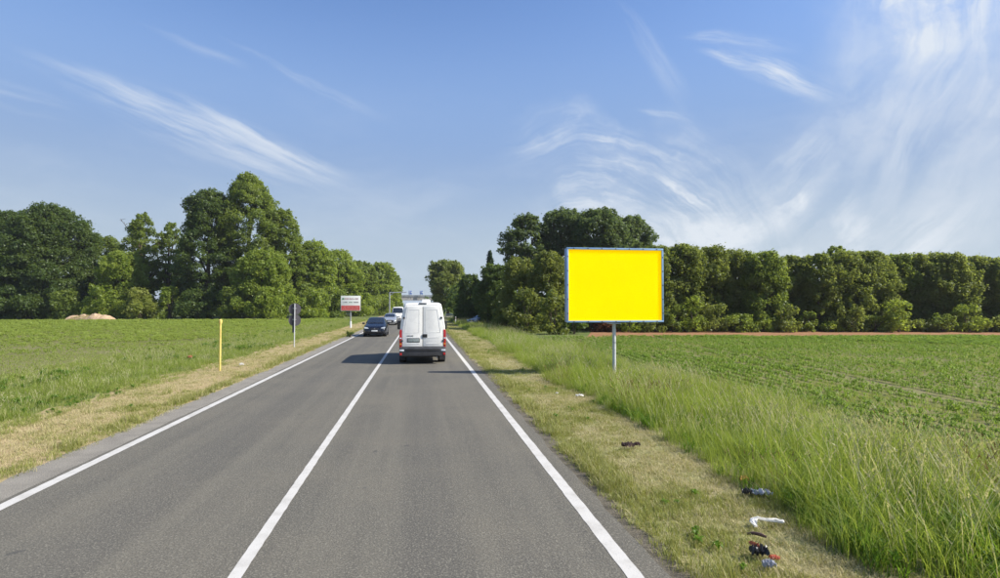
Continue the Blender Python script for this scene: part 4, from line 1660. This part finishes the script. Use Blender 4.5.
def gas_marker():
    p = ground(219.8, 371)
    Z = p.y * math.cos(YAW) + p.x * math.sin(YAW)
    root = empty('marker_post', (p.x, p.y, 0))
    tag(root, 'slim yellow marker post with a cap standing in the left grass', 'post')
    zt = height(321.5, Z)
    MB().tube([(0, 0, -.2), (0, 0, zt)], .036, 12).build('pole', M_YEL, root, smooth=40)
    cap = MB()
    cap.tube([(0, 0, zt - .10), (0, 0, zt - .02), (0, 0, zt + .06), (0, 0, zt + .085)], [.04, .065, .058, .025], 12)
    cap.build('cap', M_YEL, root, smooth=40)


gas_marker()


def sign_arm():
    p = column(389.6, 112)
    root = empty('overhead_sign_arm', (p.x, p.y, 0))
    tag(root, 'grey pole with a long horizontal arm reaching over the road beside the white people carrier', 'sign gantry')
    zt = height(292.3, 112)
    MB().tube([(0, 0, -.2), (0, 0, zt)], [.16, .12], 12).build('pole', M_GALV, root, smooth=40)
    L = 16.5 * 112 / F
    MB().tube([(-.05, 0, zt - .06), (L, 0, zt + .03)], .09, 10).build('arm', M_GALV, root, smooth=40)
    MB().tube([(0, 0, zt - .75), (.8, 0, zt - .06)], .05, 8).build('brace', M_GALV, root, smooth=40)


sign_arm()


def overpass():
    Z = 215
    c = column(418, Z)
    root = empty('overpass', (c.x, c.y, 0))
    tag(root, 'pale concrete overpass crossing far down the road between the trees', 'bridge')
    zd0, zd1 = height(300.2, Z), height(297.0, Z)
    MB().box((0, 3, (zd0 + zd1) / 2), (60, 8, zd1 - zd0)).build('deck', M_CONC, root)
    for s in (-1, 1):
        MB().box((s * 11, 3, zd0 / 2 - .2), (1.2, 7, zd0 + .4)).build('pier', M_CONC, root)
        ab = MB()
        ab.prism([(s * 13, -.2), (s * 60, -.2), (s * 60, zd1), (s * 22, zd1 - .03)], -8, 14)
        ab.build('embankment', M_EMB, root)
    MB().box((0, -1.06, zd1 + .35), (60, .08, .7)).build('parapet', M_GALV, root)
    for i in range(20):
        MB().box((-19 + 2 * i, -1.16, zd1 + .4), (.1, .1, .8)).build('parapet_post', M_GALV, root)
    for x, words in ((410.3, 'left'), (421.3, 'right')):
        q = column(x, Z - 1.6)
        sg = empty('direction_sign', (q.x, q.y, 0))
        tag(sg, 'blue direction sign on the overpass, nearest the grey sign arm' if words == 'left' else 'blue direction sign on the overpass, close to the trees on the right', 'sign', 'blue signs on the overpass')
        sg.location.z = zd1 - .5
        MB().box((0, 0, 2.15), (1.15, .07, 1.35)).build('panel', M_SIGNBLUE, sg, bevel=.02)
        a = MB()
        a.box((-.15, -.045, 2.1), (.16, .02, .9))
        a.prism([(-.45, 2.4), (.15, 2.4), (-.15, 2.8)], -.055, -.036)
        a.build('arrow', M_SIGNWHITE, sg)
        MB().box((.42, -.045, 2.25), (.34, .02, .5)).build('symbol', M_SIGNWHITE, sg)
        for s in (-.5, .5):
            MB().tube([(s, .09, 0), (s, .09, 2.9)], .05, 8).build('post', M_GALV, sg, smooth=40)


M_EMB = groundmat('grass_bank', m_meadow)
overpass()


def delineator():
    p = ground(455.6, 324)
    root = empty('delineator_post', (p.x, p.y, 0))
    tag(root, 'small white roadside post with a dark band where the right verge meets the trees', 'post')
    z = .95
    MB().box((0, 0, z / 2), (.13, .10, z), taper=.9).build('post', M_BOARDW, root, bevel=.02)
    MB().box((0, 0, z - .18), (.138, .108, .14)).build('black_band', M_DARKP, root)
    MB().box((0, -.057, z - .18), (.05, .006, .09)).build('reflector', M_RED, root)


delineator()


def guard_rail():
    a, b = column(446, 112), column(456, 108)
    root = empty('guard_rail', (a.x, a.y, 0))
    tag(root, 'short grey guard rail beyond the right verge just past the white van', 'guard rail')
    d = b - a
    for dz in (.5, .66):
        MB().tube([(0, 0, dz), (d.x, d.y, dz)], .075, 8).build('rail', M_GALV, root, smooth=40)
    for i in range(3):
        q = d * (i / 2)
        MB().box((q.x, q.y + .1, .38), (.10, .08, .9)).build('post', M_GALV, root)


guard_rail()


# ------------------------------------------------------------------ straw heap, litter on the verge
def straw_heap():
    p = column(91, 92)
    root = empty('straw_heap', (p.x, p.y, 0), -YAW)
    tag(root, 'long low beige heap of straw and earth in front of the left trees', 'heap')
    nx, ny = 40, 10
    V, Fs = [], []
    r = random.Random(4)
    for i in range(nx + 1):
        for j in range(ny + 1):
            u, v = i / nx, j / ny
            e = math.sin(math.pi * v) ** .6 * (math.sin(math.pi * u) ** .35)
            z = e * (.98 + .16 * math.sin(9 * u + 1) + .13 * math.sin(23 * u) + r.uniform(-.13, .13)) - .03
            V.append(((u - .5) * 7.4, (v - .5) * 2.4 + .2 * math.sin(7 * u), z))
    for i in range(nx):
        for j in range(ny):
            a = i * (ny + 1) + j
            Fs.append((a, a + ny + 1, a + ny + 2, a + 1))
    mb = MB()
    mb.poly(V, Fs)

    def m_heap(N, pos):
        a = N.noise(pos, 2.5, 5, .65)
        return N.mix(N.smooth(a, .3, .7), (.33, .22, .13), (.48, .36, .24)), a
    mb.build('mound', groundmat('straw_and_earth', m_heap, bump=1), root, smooth=70)
    P = np.stack([rng.uniform(-3.5, 3.5, 700), rng.uniform(-1.1, .3, 700), rng.uniform(.1, .85, 700)], 1)
    V2, T2 = [], []
    for q in P:
        d = unit(1)[0] * .35
        d[2] *= .3
        s = np.cross(d, unit(1)[0])
        s = s / np.linalg.norm(s) * .02
        z = .8 * (1 - (q[1] / 1.25) ** 2) * (1 - abs(q[0] / 3.7) ** 3)
        q = np.array([q[0], q[1], max(.05, z)])
        V2 += [q - d - s, q - d + s, q + d + s, q + d - s]
        T2.append(random.random())
    o = link('straw', quadmesh('straw', np.array(V2), 4, np.array(T2)), GM['straw'], root)
    tag(o, kind='stuff')


straw_heap()

M_TRB = plain('black_plastic_bag', (.018, .017, .020), .35, var=.3, vscale=20)
M_TRBR = plain('brown_wet_cardboard', (.060, .032, .026), .8, var=.35, vscale=14)
M_TRG = plain('crumpled_grey_plastic', (.36, .37, .42), .35, var=.35, vscale=16)
M_TRW = plain('dirty_white_cloth', (.66, .64, .58), .8, var=.12, vscale=14)
M_TRR = plain('orange_red_wrapper', (.48, .12, .06), .45, var=.25, vscale=12)
M_TRY = plain('yellow_orange_wrapper', (.55, .33, .08), .45, var=.25, vscale=16)


def crumple(name, mat, parent, size, seed, rough=.28, loc=(0, 0, 0), fold=5.0, rz=0.0):
    """a crumpled sheet: a folded, ridged grid with raised creases"""
    r = np.random.default_rng(seed)
    n = 15
    mb = MB()
    V = []
    ph = r.uniform(0, 6.28, 6)
    for i in range(n):
        for j in range(n):
            u, v = i / (n - 1) - .5, j / (n - 1) - .5
            edge = 1 - .25 * abs(math.sin(9 * u + ph[0])) * (abs(v) * 2) - .2 * abs(math.sin(8 * v + ph[1])) * (abs(u) * 2)
            z = (abs(math.sin(fold * u * 2 + 3 * v + ph[2])) + .7 * abs(math.sin(fold * v * 2.4 - 2 * u + ph[3])) + .4 * abs(math.sin(11 * (u + v) + ph[4])))
            z = z * size[2] * .55 * (1 - 1.2 * max(abs(u), abs(v)) ** 2) + r.uniform(-1, 1) * size[2] * rough * .3
            V.append((u * size[0] * edge + r.normal() * size[0] * .012, v * size[1] * edge + r.normal() * size[1] * .012, max(.004, z)))
    Fs = [(i * n + j, (i + 1) * n + j, (i + 1) * n + j + 1, i * n + j + 1) for i in range(n - 1) for j in range(n - 1)]
    c, s = math.cos(rz), math.sin(rz)
    V = [(x * c - y * s + loc[0], x * s + y * c + loc[1], z + loc[2]) for x, y, z in V]
    mb.poly(V, Fs)
    o = mb.build(name, mat, parent, smooth=28)
    return o


def litter(name, label, x, y, cat='litter'):
    p = ground(x, y)
    root = empty(name, (p.x, p.y, .035))
    tag(root, label, cat, 'litter on the verges')
    return root


t = litter('brown_litter', 'dark brown crumpled scrap alone in the middle of the right verge', 628, 450)
crumple('scrap', M_TRBR, t, (.26, .16, .10), 1)
crumple('scrap', M_TRBR, t, (.13, .10, .09), 2, loc=(.18, .04, 0))
t = litter('white_litter', 'small white crumpled wrapper at the edge of the tall grass near the billboard shadow', 580, 398)
crumple('wrapper', M_TRW, t, (.24, .15, .07), 3)
t = litter('white_litter', 'tiny white scrap on the right verge closest to the billboard shadow', 557, 395)
crumple('wrapper', M_TRW, t, (.09, .08, .04), 4)
t = litter('yellow_wrapper', 'yellow and orange wrapper caught upright at the foot of the tall grass', 744, 486)
crumple('wrapper', M_TRY, t, (.14, .09, .11), 5)
crumple('wrapper_scrap', M_TRBR, t, (.10, .07, .05), 6, loc=(.06, -.06, 0))
t = litter('grey_plastic_bag', 'crumpled grey plastic sheet with a black end beside the tall grass', 757, 499)
crumple('sheet', M_TRG, t, (.30, .15, .09), 7, loc=(.06, -.01, 0), rz=-.35)
crumple('black_end', M_TRB, t, (.13, .13, .10), 8, loc=(-.12, .04, 0))
t = litter('white_rag', 'twisted white rag lying in a hook on the dry verge', 764, 528)
mb = MB()
rag = [(-.16, -.10, .03), (-.15, -.02, .04), (-.11, .04, .05), (-.04, .055, .055), (.04, .02, .04), (.13, -.01, .04), (.21, -.03, .035)]
mb.tube(rag, [.010, .020, .026, .018, .011, .009, .020], 9)
mb.tube([(p[0] + .012, p[1] + random.uniform(-.022, .022), p[2] + random.uniform(-.006, .014)) for p in rag], [.006, .016, .020, .014, .010, .012, .008], 7)
mb.v = [(x + random.uniform(-.009, .009), y + random.uniform(-.009, .009), z + random.uniform(-.009, .009)) for x, y, z in mb.v]
mb.build('rag', M_TRW, t, smooth=40)
crumple('rag_end', M_TRW, t, (.10, .07, .05), 9, loc=(-.11, .03, .01))
t = litter('dark_strap', 'thin dark brown strap below the twisted white rag', 756, 540)
mb = MB()
mb.tube([(-.08, .04, .02), (-.02, .01, .035), (.04, -.03, .03), (.075, -.07, .02)], [.012, .018, .02, .012], 7)
mb.build('strap', M_TRBR, t, smooth=40)
t = litter('torn_black_bag', 'torn black bag with an orange red flap, nearest scraps on the right verge', 759, 561)
crumple('bag', M_TRB, t, (.20, .19, .13), 10)
crumple('flap', M_TRR, t, (.11, .08, .05), 11, loc=(.10, -.10, .01))
crumple('strip', M_TRR, t, (.035, .16, .05), 12, loc=(-.02, .03, .085), rz=.3)
t = litter('pale_bag', 'crumpled pale plastic bag below the torn black bag', 769, 573)
crumple('bag', M_TRG, t, (.13, .12, .09), 13)
t = litter('white_carton', 'white carton scrap on the left verge right of the yellow post', 241.5, 367)
crumple('carton', M_TRW, t, (.20, .16, .14), 14)
t = litter('white_litter', 'small white scrap on the left verge just below the round road signs', 289, 357.5)
crumple('wrapper', M_TRW, t, (.15, .11, .07), 15)
t = litter('red_brown_litter', 'small reddish brown scrap in the short grass left of the yellow post', 190, 362)
crumple('scrap', M_TRR, t, (.22, .16, .14), 16, loc=(0, 0, .12))

# dark weed clump leaning over the edge line beside the dark blue car
p = ground(350, 337)
shrub('low dark weed clump at the road edge left of the dark blue car', (p.x, p.y, 0), .42, .34, 'dark', 'weed_clump', nclump=12, leaf=.05)


# ------------------------------------------------------------------ thin summer air
def air():
    mb = MB()
    mb.box((0, 0, 15.2), (5000, 5000, 32.8))
    o = mb.build('haze', None)
    m = bpy.data.materials.new('summer_air')
    m.use_nodes = True
    m.node_tree.nodes.clear()
    N = NT(m.node_tree)
    out = N.add('ShaderNodeOutputMaterial')
    v = N.add('ShaderNodeVolumePrincipled')
    v.inputs['Color'].default_value = (.93, .96, 1, 1)
    v.inputs['Density'].default_value = HAZE
    v.inputs['Anisotropy'].default_value = .3
    m.node_tree.links.new(v.outputs[0], out.inputs['Volume'])
    o.data.materials.append(m)
    tag(o, kind='stuff')


HAZE = .00022
air()
